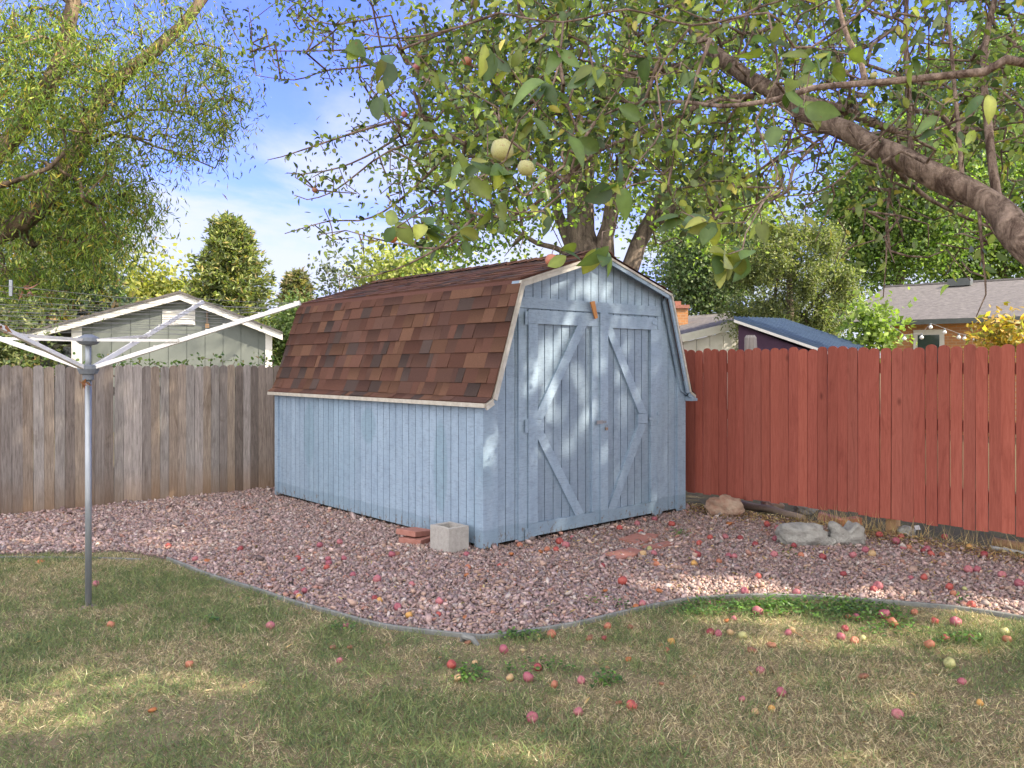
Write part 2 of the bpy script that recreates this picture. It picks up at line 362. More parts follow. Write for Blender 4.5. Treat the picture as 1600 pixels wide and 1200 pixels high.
# ------------------------------------------------------------------ ground
def vnoise(x, y, s, seed=0):
    r = np.random.default_rng(seed); T = r.random((64, 64)); x = np.asarray(x)/s+7.3; y = np.asarray(y)/s+3.1
    i = np.floor(x).astype(int); j = np.floor(y).astype(int); u = x-i; v = y-j; u = u*u*(3-2*u); v = v*v*(3-2*v)
    g = lambda a, b: T[a % 64, b % 64]
    return (g(i, j)*(1-u)+g(i+1, j)*u)*(1-v)+(g(i, j+1)*(1-u)+g(i+1, j+1)*u)*v
EP = [(-400, 868), (0, 868), (100, 866), (200, 863), (262, 876), (330, 903), (400, 924), (450, 942), (520, 962), (600, 982), (680, 993), (752, 1000), (800, 995), (900, 979), (1000, 955), (1080, 941), (1180, 935), (1290, 938), (1400, 946), (1500, 955), (1600, 971), (1800, 1010)]
EW = [gp(*p) for p in EP]; EX = [-12]+[p.x for p in EW]+[7]; EY = [EW[0].y]+[p.y for p in EW]+[2.6]
def edgeY(x): return np.interp(x, EX, EY)
def sheet(name, ylo, yhi, z, mat, x0=-12., x1=6.5, n=150, mod=None):
    xs = np.linspace(x0, x1, n); V = []; 
    for x in xs: V += [(x, ylo(x), z), (x, yhi(x), z)]
    f = [[(2*i, 2*i+2, 2*i+3, 2*i+1) for i in range(n-1)]]
    return tag(raw(name, V, f, mat), kind='structure')
g = MB(); g.prism([(-900, -600, -.02), (900, -600, -.02), (900, 1800, -.02), (-900, 1800, -.02)], (0, 0, .016)); tag(g.build('ground', M['ground']), kind='structure')
FLA = Vector((-4.975, 7.897, 0)); FLD = Vector((.763, .646, 0)).normalized()
FRA = Vector((3.27, 7.05, 0)); FRD = Vector((-.69, .724, 0)).normalized()
det = FLD.x*(-FRD.y)+FRD.x*FLD.y; dd_ = FRA-FLA
tL = (dd_.x*(-FRD.y)+FRD.x*dd_.y)/det; CORNER = FLA+FLD*tL
def fenceY(x):
    if x < CORNER.x: return (FLA+FLD*((x-FLA.x)/FLD.x)).y
    return (FRA+FRD*((x-FRA.x)/FRD.x)).y
sheet('lawn', lambda x: -6., lambda x: float(edgeY(x)), .004, M['lawn'])
sheet('gravel_bed', lambda x: float(edgeY(x)), lambda x: max(float(edgeY(x))+.01, fenceY(x)), .008, M['gravel_bed'], x0=-7.5, x1=5.2)

# shed frame: u across the front, v towards the back
SO = Vector((-.2256, 6.437, 0)); SR = Vector((.7443, .6678, 0)); SB = Vector((-.6678, .7443, 0)); SW = 2.6; SL = 3.6
def S(u, v, z): return SO+SR*u+SB*v+Vector((0, 0, z))
def UZ(px, py, v=0.):
    k = (px-800)/F; o = SO+SB*v; u = (k*o.y-o.x)/(SR.x-k*SR.y); Y = o.y+u*SR.y; return u, CAMZ+(HZ-py)/F*Y
def gravel():
    n = 230000; X = rng.uniform(-7.0, 4.6, n*2); Y = rng.uniform(4.2, 10.6, n*2)
    e = edgeY(X); fy = np.array([fenceY(x) for x in X]); ok = (Y > e+.025) & (Y < fy-.02)
    ru = (X-SO.x)*SR.x+(Y-SO.y)*SR.y; rv = (X-SO.x)*SB.x+(Y-SO.y)*SB.y; ok &= ~((ru > .03) & (ru < SW-.03) & (rv > .03) & (rv < SL-.03))
    k = (X-800/F*0)/Y; ok &= (np.abs(X/Y) < .78) | (rng.random(len(X)) < .25)
    dfr = (FRA.x-X)*FRD.y-(FRA.y-Y)*FRD.x; dfr = np.abs(dfr); ok &= ~((X > 1.2) & (dfr < .55) & (rng.random(len(X)) < .8-dfr))
    X = X[ok][:n]; Y = Y[ok][:n]; n = len(X)
    size = np.exp(rng.normal(math.log(.0070), .38, n)); sc3 = size[:, None]*rng.uniform([.75, .65, .38], [1.3, 1.1, .8], (n, 3))
    cube = np.array([(a, b, c) for a in (-1, 1) for b in (-1, 1) for c in (-1, 1)], float)
    V = (cube[None]*(1+0*rng.random()))*rng.uniform(.5, 1.0, (n, 8, 3)); V *= sc3[:, None]
    a = rng.uniform(0, 2*np.pi, n); t = rng.normal(0, .5, (n, 2))
    c, s = np.cos(a), np.sin(a); x = V[..., 0]*c[:, None]-V[..., 1]*s[:, None]; y = V[..., 0]*s[:, None]+V[..., 1]*c[:, None]; z = V[..., 2]+x*np.tan(np.clip(t[:, 0:1], -.8, .8))*.8+y*np.tan(np.clip(t[:, 1:2], -.8, .8))*.8
    V = np.stack([x+X[:, None], y+Y[:, None], z+.008+(sc3[:, 2]*.7+size*rng.uniform(0, .9, n))[:, None]], 2).reshape(-1, 3)
    q = np.array([(0, 1, 3, 2), (4, 6, 7, 5), (0, 4, 5, 1), (2, 3, 7, 6), (0, 2, 6, 4), (1, 5, 7, 3)])
    f = ((np.arange(n)*8)[:, None, None]+q[None]).reshape(-1, 4)
    cols = pick_cols(n, [(.33, .235, .22), (.27, .19, .18), (.40, .305, .285), (.26, .215, .20), (.38, .265, .21), (.45, .385, .35), (.30, .165, .13), (.20, .15, .14)], [5, 5, 4, 3, 3, 1.2, 1.2, 1.5], .16)
    tag(raw('gravel', V, [f], M['gravel'], cols=np.repeat(cols, 8, 0)), 'pink and mauve crushed gravel spread around the shed', 'gravel', kind='stuff')
gravel()
def grass():
    n = 800000; X = rng.uniform(-5.2, 4.4, n); Y = rng.uniform(2.4, 6.6, n); e = edgeY(X); ok = (Y < e-.02) & (np.abs(X/Y) < .9)
    X = X[ok]; Y = Y[ok]; d = .5*vnoise(X, Y, .55, 1)+.3*vnoise(X, Y, .2, 2)+.2*vnoise(X, Y, .08, 3)
    right = np.clip((X+.2)/2.2, 0, 1)*.09; near = np.clip((e[ok]-Y)/.25, 0, 1)
    ok = rng.random(len(X)) < np.clip((d-.15-right)*3.6, .6, 1)*(.45+.55*near); X = X[ok]; Y = Y[ok]; d = d[ok]; n = len(X)
    grn = .36*vnoise(X, Y, .7, 5)+.34*vnoise(X, Y, .22, 6)+.3*vnoise(X, Y, .07, 8)-.06*np.clip((X+.2)/2.2, 0, 1)
    isg = rng.random(n) < np.clip((grn-.33)*3.0, .15, .85)
    h = rng.gamma(6, .0058, n)*np.where(isg, 1., .72)*(.6+.8*d); D = np.stack([rng.normal(0, .75, n), rng.normal(0, .75, n), np.where(isg, .62, .34)*np.ones(n)], 1)
    Nn = rand_unit(n); cg = pick_cols(n, [(.15, .195, .08), (.115, .17, .07), (.20, .235, .095), (.085, .12, .06)], None, .2); cs = pick_cols(n, [(.41, .345, .22), (.32, .26, .165), (.50, .44, .30), (.20, .155, .11)], None, .2)
    C = np.where(isg[:, None], cg, cs); P = np.stack([X, Y, np.full(n, .004)], 1)
    V, f, c = leaves(P, D, Nn, h, rng.uniform(.0022, .0042, n), C, rows=((.45, .9),), fold=0, curl=.45)
    tag(raw('grass', V, f, M['grass'], cols=c), 'patchy short lawn grass, part green and part dry', 'grass', kind='stuff')
grass()
# ------------------------------------------------------------------ edging strip
def strip(pts, h, w, z0=0.):
    pts = resample(pts, .08); V = []; n = len(pts)
    for i, p in enumerate(pts):
        t = (pts[min(i+1, n-1)]-pts[max(i-1, 0)]).normalized(); s = Vector((-t.y, t.x, 0)); hh = h*(1+.15*mnoise.noise(p*2)); p = p+s*.012*mnoise.noise(p*1.7)
        for a, b in ((-.5, 0), (-.5, .85), (-.25, 1), (.25, 1), (.5, .85), (.5, 0)): V.append(p+s*w*a+Vector((0, 0, z0+hh*b)))
    f = [(6*i+j, 6*i+j+6, 6*i+j+7, 6*i+j+1) for i in range(n-1) for j in range(5)]
    return V, f, [(0, 1, 2, 3, 4, 5), tuple(6*(n-1)+k for k in (5, 4, 3, 2, 1, 0))]
er = empty('garden_edging', EW[11], 'grey plastic edging strip curving between lawn and gravel', 'edging')
for a, b, off, nm in ((4, 11, 0, 'edging_strip'), (11, 21, .02, 'edging_strip')):
    m = MB(); V, f, c = strip([p+Vector((0, off*0, 0)) for p in EW[a:b+1]], .030, .022); m.add(V, f+c); o = m.build(nm, M['edging'], er, smooth=False)
m = MB(); V, f, c = strip([EW[4]+Vector((-1.3, .06, 0)), EW[4]+Vector((-.7, .05, 0)), EW[4]+Vector((-.2, -.01, 0))], .018, .025); m.add(V, f+c); m.build('edging_strip', M['edging'], er)
c0 = gp(731, 1000); m = MB(); m.tube([c0+Vector((-.03, -.02, .0)), c0+Vector((-.02, -.045, .035)), c0+Vector((.03, -.07, .03)), c0+Vector((.06, -.10, .0))], [.014, .016, .016, .013], 8); m.build('loose_end', M['edging'], er)

# ------------------------------------------------------------------ shed
shed = empty('garden_shed', SO, 'light blue wooden shed with brown shingled barn roof and double doors', 'shed')
U1, Z1, U2, Z2 = .325, 2.175, SW/2, 2.465                          # roof break and ridge (front plane)
EZ = 1.175
def roofz(u):
    u = min(u, SW-u)
    if u <= 0: return EZ+.04
    if u <= U1: return EZ+.04+(Z1-EZ-.04)*u/U1
    return Z1+(Z2-Z1)*(u-U1)/(U2-U1)
def fbox(mb, poly, v0, v1, c=None):                                 # polygon given in (u,z), between depths v0 and v1
    mb.prism([S(u, v0, z) for u, z in poly], SB*(v1-v0), c)
def planks_front(mb, u0, u1, z0, zt, v0, v1, gap=.008, pitch=.1016):
    a = u0; cuts = []
    while a < u1-.001: cuts.append((a, min(a+pitch, u1))); a += pitch
    for a, b in cuts:
        a += gap/2; b -= gap/2; top = [(b, zt(b))]
        for k in (U1, U2, SW-U1):
            if a < k < b: top.append((k, zt(k)))
        top.append((a, zt(a))); top = sorted(top, key=lambda t: -t[0])
        w = 1+random.uniform(-.04, .04); fbox(mb, [(a, z0), (b, z0)]+top, v0, v1, (w, w, w))
gz = lambda u: roofz(u)-.02
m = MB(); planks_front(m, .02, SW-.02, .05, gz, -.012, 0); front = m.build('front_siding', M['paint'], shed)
m = MB(); m.col = (.4, .4, .42); fbox(m, [(.0, .055), (SW, .055), (SW, 1.19), (SW-U1, Z1-.03), (U2, Z2-.03), (U1, Z1-.03), (0, 1.19)], .0005, .03); m.build('front_wall', M['paint'], shed)  # wall behind the planks darkened: groove shade put into its colour
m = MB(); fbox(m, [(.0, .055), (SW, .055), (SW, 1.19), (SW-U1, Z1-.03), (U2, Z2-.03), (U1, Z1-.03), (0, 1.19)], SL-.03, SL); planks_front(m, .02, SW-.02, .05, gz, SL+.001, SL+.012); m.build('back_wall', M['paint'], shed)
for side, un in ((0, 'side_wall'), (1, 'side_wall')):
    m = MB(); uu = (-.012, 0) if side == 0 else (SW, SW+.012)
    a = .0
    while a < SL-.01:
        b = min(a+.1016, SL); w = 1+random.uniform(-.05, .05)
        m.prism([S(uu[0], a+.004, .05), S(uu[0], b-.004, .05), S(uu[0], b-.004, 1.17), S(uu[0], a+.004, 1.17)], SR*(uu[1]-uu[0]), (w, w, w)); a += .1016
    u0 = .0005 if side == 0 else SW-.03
    m.prism([S(u0, .031, .055), S(u0, SL-.031, .055), S(u0, SL-.031, 1.18), S(u0, .031, 1.18)], SR*.0295, (.4, .4, .42))  # side backing darkened too, depth shade of the grooves painted in
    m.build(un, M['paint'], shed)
m = MB()
for u in (.08, .9, 1.7, 2.45): m.box(S(u-.04, .05, -.01), SR*.08, SB*(SL-.1), (0, 0, .075))
m.box(S(.06, .09, -.005), SR*(SW-.12), SB*(SL-.15), (0, 0, .055)); m.build('skid', M['dark_gap'], shed)
def vert(mb, pa, pb, z0, z1, v0, v1):
    ua, ub = UZ(pa, 700)[0], UZ(pb, 700)[0]; fbox(mb, [(ua, z0), (ub, z0), (ub, z1), (ua, z1)], v0, v1)
def pxpoly(mb, pts, v0, v1): fbox(mb, [UZ(*p, v1) for p in pts], v1, v0)
V0 = -.013
m = MB(); fbox(m, [(-.03, .03), (.125, .03), (.125, 1.45), (.105, 1.45), (-.012, 1.165), (-.03, 1.165)], -.032, V0); m.prism([S(-.030, V0+.0005, .03), S(-.030, .075, .03), S(-.030, .075, 1.165), S(-.030, V0+.0005, 1.165)], SR*.017); m.build('corner_board', M['paint'], shed)
m = MB(); fbox(m, [(SW-.115, .03), (SW+.015, .03), (SW+.015, 1.165), (SW-.01, 1.19), (SW-.115, 1.5)], -.032, V0); m.build('corner_board', M['paint'], shed)
m = MB(); m.prism([S(-.030, SL-.07, .03), S(-.030, SL+.01, .03), S(-.030, SL+.01, 1.165), S(-.030, SL-.07, 1.165)], SR*.017); m.build('corner_board', M['paint'], shed)
uj0, uj1 = UZ(806, 600)[0], UZ(1031, 600)[0]
zh0 = 2.05; zh1 = 1.935
m = MB(); pxpoly(m, [(806, 480), (1030.5, 494), (1030.5, 479), (806, 462.5)], V0, -.034); m.build('header_board', M['paint'], shed)
zj = UZ(812, 481)[1]
m = MB(); vert(m, 806.5, 819.5, .035, zj-.004, -.030, V0); m.build('door_jamb', M['paint'], shed)
m = MB(); vert(m, 1021.8, 1030.5, .035, UZ(1026, 495)[1]-.004, -.030, V0); m.build('door_jamb', M['paint'], shed)
# boards on the wall under the steep slopes
for s in (0, 1):
    f_ = (lambda u: u) if s == 0 else (lambda u: SW-u)
    m = MB(); fbox(m, [(f_(-.01), EZ+.0), (f_(.085), EZ+.04), (f_(U1+.04), Z1-.085), (f_(U1-.02), Z1-.012), (f_(-.01), 1.215)] if s else [(f_(.0), EZ+.05), (f_(.03), EZ+.04), (f_(U1+.02), Z1-.05), (f_(U1-.02), Z1-.012)], -.052, -.0335); m.build('rake_board', M['paint'], shed)
def door(topL, topR, botL, botR, stiles, br, gus, hinge_px, hx):
    zt = (UZ(*topL)[1]+UZ(*topR)[1])/2; zb = (UZ(*botL)[1]+UZ(*botR)[1])/2; ul, ur = UZ(*topL)[0], UZ(*topR)[0]
    m = MB(); a = ul; zb = max(zb, .06)
    while a < ur-.01:
        b = min(a+.1016, ur); w = .84+random.uniform(-.05, .05); fbox(m, [(a+.005, zb), (b-.005, zb), (b-.005, zt), (a+.005, zt)], -.022, V0-.0005, (w, w, w)); a = b
    d = m.build('door', M['paint'], shed)
    def sub(nm, fn, mat='paint'):
        mm = MB(); fn(mm); mm.build(nm, M[mat], d)
    A, B = -.045, -.0225
    sub('top_rail', lambda mm: fbox(mm, [(ul, zt-.115), (ur, zt-.115), (ur, zt), (ul, zt)], A, B))
    sub('bottom_rail', lambda mm: fbox(mm, [(ul, zb), (ur, zb), (ur, zb+.105), (ul, zb+.105)], A, B))
    for (pa, pb) in stiles: sub('stile', lambda mm: vert(mm, pa, pb, zb+.107, zt-.117, A, B))
    for q in br:
        pts = [UZ(*p, A) for p in q]; sub('brace', lambda mm: fbox(mm, pts, A+.001, B))
    sub('gusset', lambda mm: fbox(mm, [UZ(*p, A) for p in gus], A+.0005, B))
    for (hy, ln) in hinge_px:
        def hg(mm, hy=hy, ln=ln):
            u = UZ(hx, 600)[0]; z = UZ(hx, hy)[1]; s = 1 if ln > 0 else -1
            fbox(mm, [(u-.018, z-.055), (u+.018, z-.055), (u+.018, z+.055), (u-.018, z+.055)], -.049, -.0455)
            fbox(mm, [(u+s*.019, z-.028), (u+s*abs(ln), z-.010), (u+s*abs(ln), z+.010), (u+s*.019, z+.028)], -.0505, -.047)
            mm.tube([S(u+s*.012, -.047, z-.06), S(u+s*.012, -.047, z+.06)], .006, 8)
        sub('hinge', hg)
    return d, ul, ur, zb, zt
d1, *_ = door((820.5, 484), (931, 490.5), (821, 849), (931, 831), [(820.5, 834.5), (919.5, 931)],
  [[(904, 505.5), (919, 504.5), (849, 655), (834.5, 655)], [(834.5, 673.5), (849, 673), (919, 814.5), (905, 816.5)]], [(834.7, 655.8), (850.5, 655.3), (850.5, 672.6), (834.7, 673.2)], [(665, .14), (836, .12), (497, .12)], 817)
d2, u2l, u2r, *_ = door((932, 492), (1021.3, 497), (932, 831), (1021, 814.5), [(932, 944), (1011.5, 1021.3)],
  [[(943.5, 506), (955.5, 507), (1011, 645), (999, 646)], [(998, 662.5), (1011, 661.8), (957.5, 807.5), (945.5, 809.5)]], [(997.5, 646.8), (1011.8, 646), (1011.8, 661), (997.5, 661.8)], [(653, -.14), (800, -.1), (505, -.1)], 1023)
m = MB(); vert(m, 930.5, 942.5, .065, UZ(936, 489)[1], -.060, -.046); m.build('astragal', M['paint'], d1)
def hs(mm):
    z = UZ(930, 659)[1]; u = UZ(926, 659)[0]; fbox(mm, [(u-.015, z-.016), (u+.07, z-.016), (u+.07, z+.016), (u-.015, z+.016)], -.065, -.0605)
    fbox(mm, [(u+.071, z-.01), (u+.11, z-.01), (u+.11, z+.01), (u+.071, z+.01)], -.068, -.0625)
m = MB(); hs(m); m.build('hasp', M['steel'], d1)
pl = empty('padlock', S(UZ(938, 659)[0], -.075, UZ(938, 667)[1]), 'small brass padlock hanging from the hasp of the shed doors', 'padlock')
p0 = pl.location; m = MB(); m.cbox(p0-Vector((0, 0, .012)), .030, .016, .028, math.atan2(SR.y, SR.x)); m.build('lock_body', M['padlock'], pl, bevel=.003)
m = MB(); m.tube([p0+SR*(.012*math.cos(t))+Vector((0, 0, .006+.018*math.sin(t))) for t in np.linspace(0, math.pi, 9)], .003, 6); m.build('shackle', M['steel'], pl)
m = MB(); fbox(m, [UZ(*p, -.05) for p in ((920, 472), (926.5, 470.5), (931.5, 496.5), (927.5, 498.5))], -.072, -.0605)
tag(m.build('turn_latch', M['wood_orange'], shed))
# dead vine strand on the gable: a thin twig under the left slope
# roof
PAL = [(.108, .054, .040), (.134, .072, .048), (.072, .052, .046), (.094, .052, .042), (.103, .057, .044), (.118, .060, .044)]
def roof_slope(name, prof, courses, mat=M['shingle'], side=0):
    """prof: list of (u,z) from low to high; courses laid along it"""
    f_ = (lambda u: u) if side == 0 else (lambda u: SW-u)
    L_ = [0]
    for i in range(1, len(prof)): L_.append(L_[-1]+math.dist(prof[i], prof[i-1]))
    def pt(s):
        s = min(max(s, 0), L_[-1])
        for i in range(1, len(prof)):
            if s <= L_[i]+1e-9:
                t = (s-L_[i-1])/(L_[i]-L_[i-1]); return (prof[i-1][0]+(prof[i][0]-prof[i-1][0])*t, prof[i-1][1]+(prof[i][1]-prof[i-1][1])*t)
    def nrm(s):
        a = pt(max(s-.01, 0)); b = pt(min(s+.01, L_[-1])); d = Vector((b[0]-a[0], b[1]-a[1])).normalized(); return (-d[1], d[0])
    m = MB(); v0, v1 = -.115, SL+.09
    for i in range(len(prof)-1):                                     # deck below the shingles
        a, b = prof[i], prof[i+1]; n_ = Vector((-(b[1]-a[1]), b[0]-a[0])).normalized()*-.02
        m.prism([S(f_(a[0]), v0+.02, a[1]), S(f_(b[0]), v0+.02, b[1]), S(f_(b[0]+n_[0]), v0+.02, b[1]+n_[1]), S(f_(a[0]+n_[0]), v0+.02, a[1]+n_[1])], SB*(v1-v0-.04), (.12, .06, .05))
    for c in range(len(courses)-1):
        s0, s1 = courses[c], courses[c+1]; v = v0-random.uniform(0, .1)
        while v < v1:
            w = random.choice([.07, .09, .11, .13, .15, .17, .2, .24])*random.uniform(.85, 1.15); a, b = max(v, v0), min(v+w, v1); v += w
            if b-a < .015: continue
            k = random.choice(PAL); j = random.uniform(.82, 1.15); cc = tuple(x*j for x in k); th = random.choice([.008, .009, .014])
            jo = .0015*random.uniform(-1, 1)
            p0, p1 = pt(s0-.004+jo), pt(s1+.012); n0, n1 = nrm(s0), nrm(s1)
            A0 = (p0[0]+n0[0]*th, p0[1]+n0[1]*th); A1 = (p1[0]+n1[0]*.003, p1[1]+n1[1]*.003); B0 = (p0[0]+n0[0]*.001, p0[1]+n0[1]*.001)
            g_ = .0012
            m.add([S(f_(A0[0]), a+g_, A0[1]), S(f_(A0[0]), b-g_, A0[1]), S(f_(A1[0]), b-g_, A1[1]), S(f_(A1[0]), a+g_, A1[1]), S(f_(B0[0]), a+g_, B0[1]), S(f_(B0[0]), b-g_, B0[1])],
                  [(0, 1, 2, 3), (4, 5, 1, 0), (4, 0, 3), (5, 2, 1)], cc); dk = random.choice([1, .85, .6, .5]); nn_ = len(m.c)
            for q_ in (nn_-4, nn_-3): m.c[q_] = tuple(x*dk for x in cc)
    return m.build(name, mat, shed)
lo_prof = [(-.075, EZ+.005), (-.0, EZ+.055), (U1-.012, Z1+.008)]
hi_prof = [(U1-.018, Z1+.004), (U2, Z2+.025)]
for s in (0, 1):
    roof_slope('steep_roof', lo_prof, [0, .075, .20, .33, .46, .59, .72, .85, .965, 1.035], side=s)
    roof_slope('upper_roof', hi_prof, [0, .12, .245, .37, .495, .62, .745, .87, .99, 1.02], side=s)
m = MB(); v = -.118
while v < SL+.1:
    e = min(v+.16, SL+.095)
    for s in (1, -1):
        k = random.choice(PAL[:3]); th = .018
        a = S(U2, v, Z2+.026+th+.012); b = S(U2+s*.13, v, Z2+.026+th-.13*.3+.004); c = S(U2, e+.03, Z2+.026+th); d = S(U2+s*.13, e+.03, Z2+.02+th-.13*.3-.006)
        m.add([a, b, d, c, a-Vector((0, 0, .012)), b-Vector((0, 0, .012))], [(0, 1, 2, 3), (4, 5, 1, 0)], k)
    v += .145
m.build('ridge_cap', M['shingle'], shed)
# soffits, rake fascias, drip edges
def run_uv(mb, a, b, v0, v1, t):                                    # slab hugging the underside of a roof segment a-b (u,z), thickness t below
    d = Vector((b[0]-a[0], b[1]-a[1])); n_ = Vector((-d[1], d[0])).normalized()*(-t)
    mb.prism([S(a[0], v0, a[1]), S(b[0], v0, b[1]), S(b[0]+n_[0], v0, b[1]+n_[1]), S(a[0]+n_[0], v0, a[1]+n_[1])], SB*(v1-v0))
def mir(p, s): return p if s == 0 else (SW-p[0], p[1])
for s in (0, 1):
    E, K, Tp = (-.075, EZ-.0), (U1-.02, Z1-.012), (U2, Z2+.005)
    segs = [(mir(E, s), mir((0, EZ+.04), s)), (mir((0, EZ+.04), s), mir(K, s)), (mir(K, s), mir(Tp, s))]
    if s: segs = [(b, a) for a, b in segs]
    m = MB()
    for a, b in segs: run_uv(m, a, b, -.108, -.090, .055)
    m.build('rake_fascia', M['trim_white' if s == 0 else 'paint'], shed)
    m = MB()
    sg2 = list(segs); i_ = 2 if s == 0 else 2; a_, b_ = sg2[2]; cut = lambda p: (U1+.03 if s == 0 else SW-U1-.03, Z1-.012+.05*.3)
    sg2[2] = (cut(a_), b_) if s == 0 else (a_, cut(b_))
    for a, b in sg2: run_uv(m, a, b, -.089, .0, .016)
    m.build('soffit', M['paint'], shed)
    m = MB()
    for a, b in segs: run_uv(m, a, b, -.117, -.1085, .020)
    m.build('drip_edge', M['drip'], shed)
    e = mir((-.07, EZ-.018), s); e2 = mir((-.083, EZ-.018), s)
    m = MB(); m.prism([S(e[0], -.11, e[1]-.012), S(e2[0], -.11, e2[1]-.012), S(e2[0], -.11, e2[1]+.022), S(e[0], -.11, e[1]+.022)], SB*(SL+.19)); m.build('drip_edge', M['drip'], shed)
    a = mir((-.068, EZ-.012), s); b = mir((.0, EZ-.012), s)
    m = MB(); m.prism([S(a[0], -.088, a[1]), S(b[0], -.088, b[1]), S(b[0], -.088, b[1]-.014), S(a[0], -.088, a[1]-.014)], SB*(SL+.16)); m.build('eave_soffit', M['paint'], shed)
# little return block at the right eave
m = MB(); fbox(m, [(SW-.0, EZ-.055), (SW+.085, EZ-.055), (SW+.085, EZ-.0275), (SW-.0, EZ-.0275)], -.125, .0); m.build('eave_return', M['paint'], shed)

# ------------------------------------------------------------------ fences
def fence(name, label, A, D, t0, t1, z0, z1, mat, pal, pitch, railz, posts, side, gapw, rot=0, postmat='wood_raw'):
    """side: unit vector from the fence towards the rails"""
    base = A+D*((t0+t1)/2); root = empty(name, base, label, 'fence'); m = MB(); t = t0
    while t < t1:
        w = pitch-gapw*random.uniform(.2, 1.5); tilt = random.uniform(-.004, .004); zt = z1+random.uniform(-.014, .012); zb = z0+random.uniform(-.012, .012)+.02*mnoise.noise(Vector((t, 3, 0)))
        c = random.choice(pal); j = random.uniform(.88, 1.1); off = side*(-random.uniform(0, .004)); th = -side*.016
        pr = [(0, zb), (w, zb), (w, zt-.035)]+[(w/2+w/2*math.cos(q), zt-.035+.035*math.sin(q)) for q in (.5, 1.0, 1.57, 2.14, 2.64)]+[(0, zt-.035)]
        m.prism([A+D*(t+x+tilt*(z-z0))+off+Vector((0, 0, z)) for x, z in pr], th, tuple(v*j for v in c)); t += pitch
    m.build('picket_panel', mat, root)
    for rz in railz:
        m = MB(); m.box(A+D*t0+side*.002+Vector((0, 0, rz-.045)), D*(t1-t0), side*.038, (0, 0, .09), (.8, .8, .8)); m.build('rail', mat, root)
    for pt_, pz in posts:
        m = MB(); m.box(A+D*(pt_-.045)+side*.041-Vector((0, 0, .05)), D*.09, side*.09, (0, 0, pz+.05)); m.build('fence_post', M[postmat], root)
    return root
nL = Vector((-FLD.y, FLD.x, 0))                                      # away from the camera
fence('picket_fence', 'weathered grey picket fence left of the shed', FLA, FLD, -3.6, tL-.1, .0, 1.475, M['fence_grey'], [(1, 1, 1), (.78, .75, .74), (1.2, 1.18, 1.18), (.88, .78, .68), (1.12, 1.02, .92), (.66, .61, .58), (1.0, .9, .78)], .0925, [.35, 1.2], [(-2.9, 1.4), (-.5, 1.4), (1.9, 1.4), (4.3, 1.4)], nL, .0035, postmat='fence_grey')
nR = Vector((FRD.y, -FRD.x, 0)); nR = nR if nR.y > 0 else -nR
tR1 = (CORNER-FRA).dot(FRD)
fence('picket_fence', 'red painted picket fence right of the shed', FRA, FRD, -3.8, tR1, .152, 1.64, M['fence_red'], [(1, 1, 1), (.92, .90, .92), (1.08, 1.08, 1.06), (.97, 1.02, 1.05), (.88, .86, .88)], .0945, [.42, .98, 1.45], [(-2.6, 1.5), (2.3, 1.5)], nR, .0055)
pp = MB(); pp.box(FRA-FRD*.045-nR*.0+nR*.041-Vector((0, 0, .05)), FRD*.09, nR*.09, (0, 0, 1.5)); 
tag(pp.build('fence_post', M['wood_raw'], [o for o in col.objects if o.name.startswith('picket_fence.001')][0]))
def clumps(c, r, n, seed=0, low=-1.):
    q = rand_unit(n*3); q = q[q[:, 2] > low][:n]; rad = rng.uniform(.35, 1.0, (len(q), 1))**.6
    return np.array(c)+q*rad*np.array(r)
# ------------------------------------------------------------------ trees
def ax(pts): return [Vector(p) for p in pts]
def limbs_to_nodes(limbs, step=.15):
    nodes = []; mb = MB()
    for pts, r0, r1 in limbs:
        P, rr = limb_tube(mb, pts, r0, r1, step); nodes += P
    return mb, nodes
def wood(name, mb, V, f, bark, root):
    nv = len(mb.v); fs = [np.array([q for q in mb.f if len(q) == k]) for k in (3, 4, 5, 6, 8, 12)]
    return raw(name, np.concatenate([np.array(mb.v), V]), fs+[f+nv], bark, root, smooth=True)
def tree(name, label, cat, base, limbs, tips, bark, r1, rmax, p=.45, droop=.04, sub=.22, wob=.08, step=.15, group=None, tn=12):
    root = empty(name, base, label, cat, group); mb, nodes = limbs_to_nodes(limbs, step)
    P, par, w, n0, tip = grow(nodes, tips, droop, sub, wob)
    V, f = twig_mesh(P, par, w, n0, r1, p, rmax); wood('trunk', mb, V, f, bark, root)
    return root, P, par, w, n0, tip
LIT = [(1130, 915, 130, 16, .8), (1290, 930, 150, 12, .6), (1180, 960, 120, 20, .8), (1350, 990, 240, 26, .55), (1560, 955, 90, 28, .8), (1500, 1010, 120, 20, .5), (1390, 1095, 75, 13, .75), (1230, 1060, 60, 12, .4), (210, 1065, 200, 26, .55), (90, 1120, 150, 30, .65), (55, 880, 70, 8, .9), (90, 845, 80, 8, .6), (280, 850, 70, 9, .5), (300, 830, 60, 6, .4),
   (730, 1068, 60, 14, .6), (790, 1000, 30, 8, .4), (640, 945, 90, 10, .2), (1050, 1010, 70, 12, .4), (480, 870, 60, 8, .2), (1440, 1060, 90, 14, .35), (690, 1170, 200, 20, .4), (1250, 1180, 200, 16, .4)]
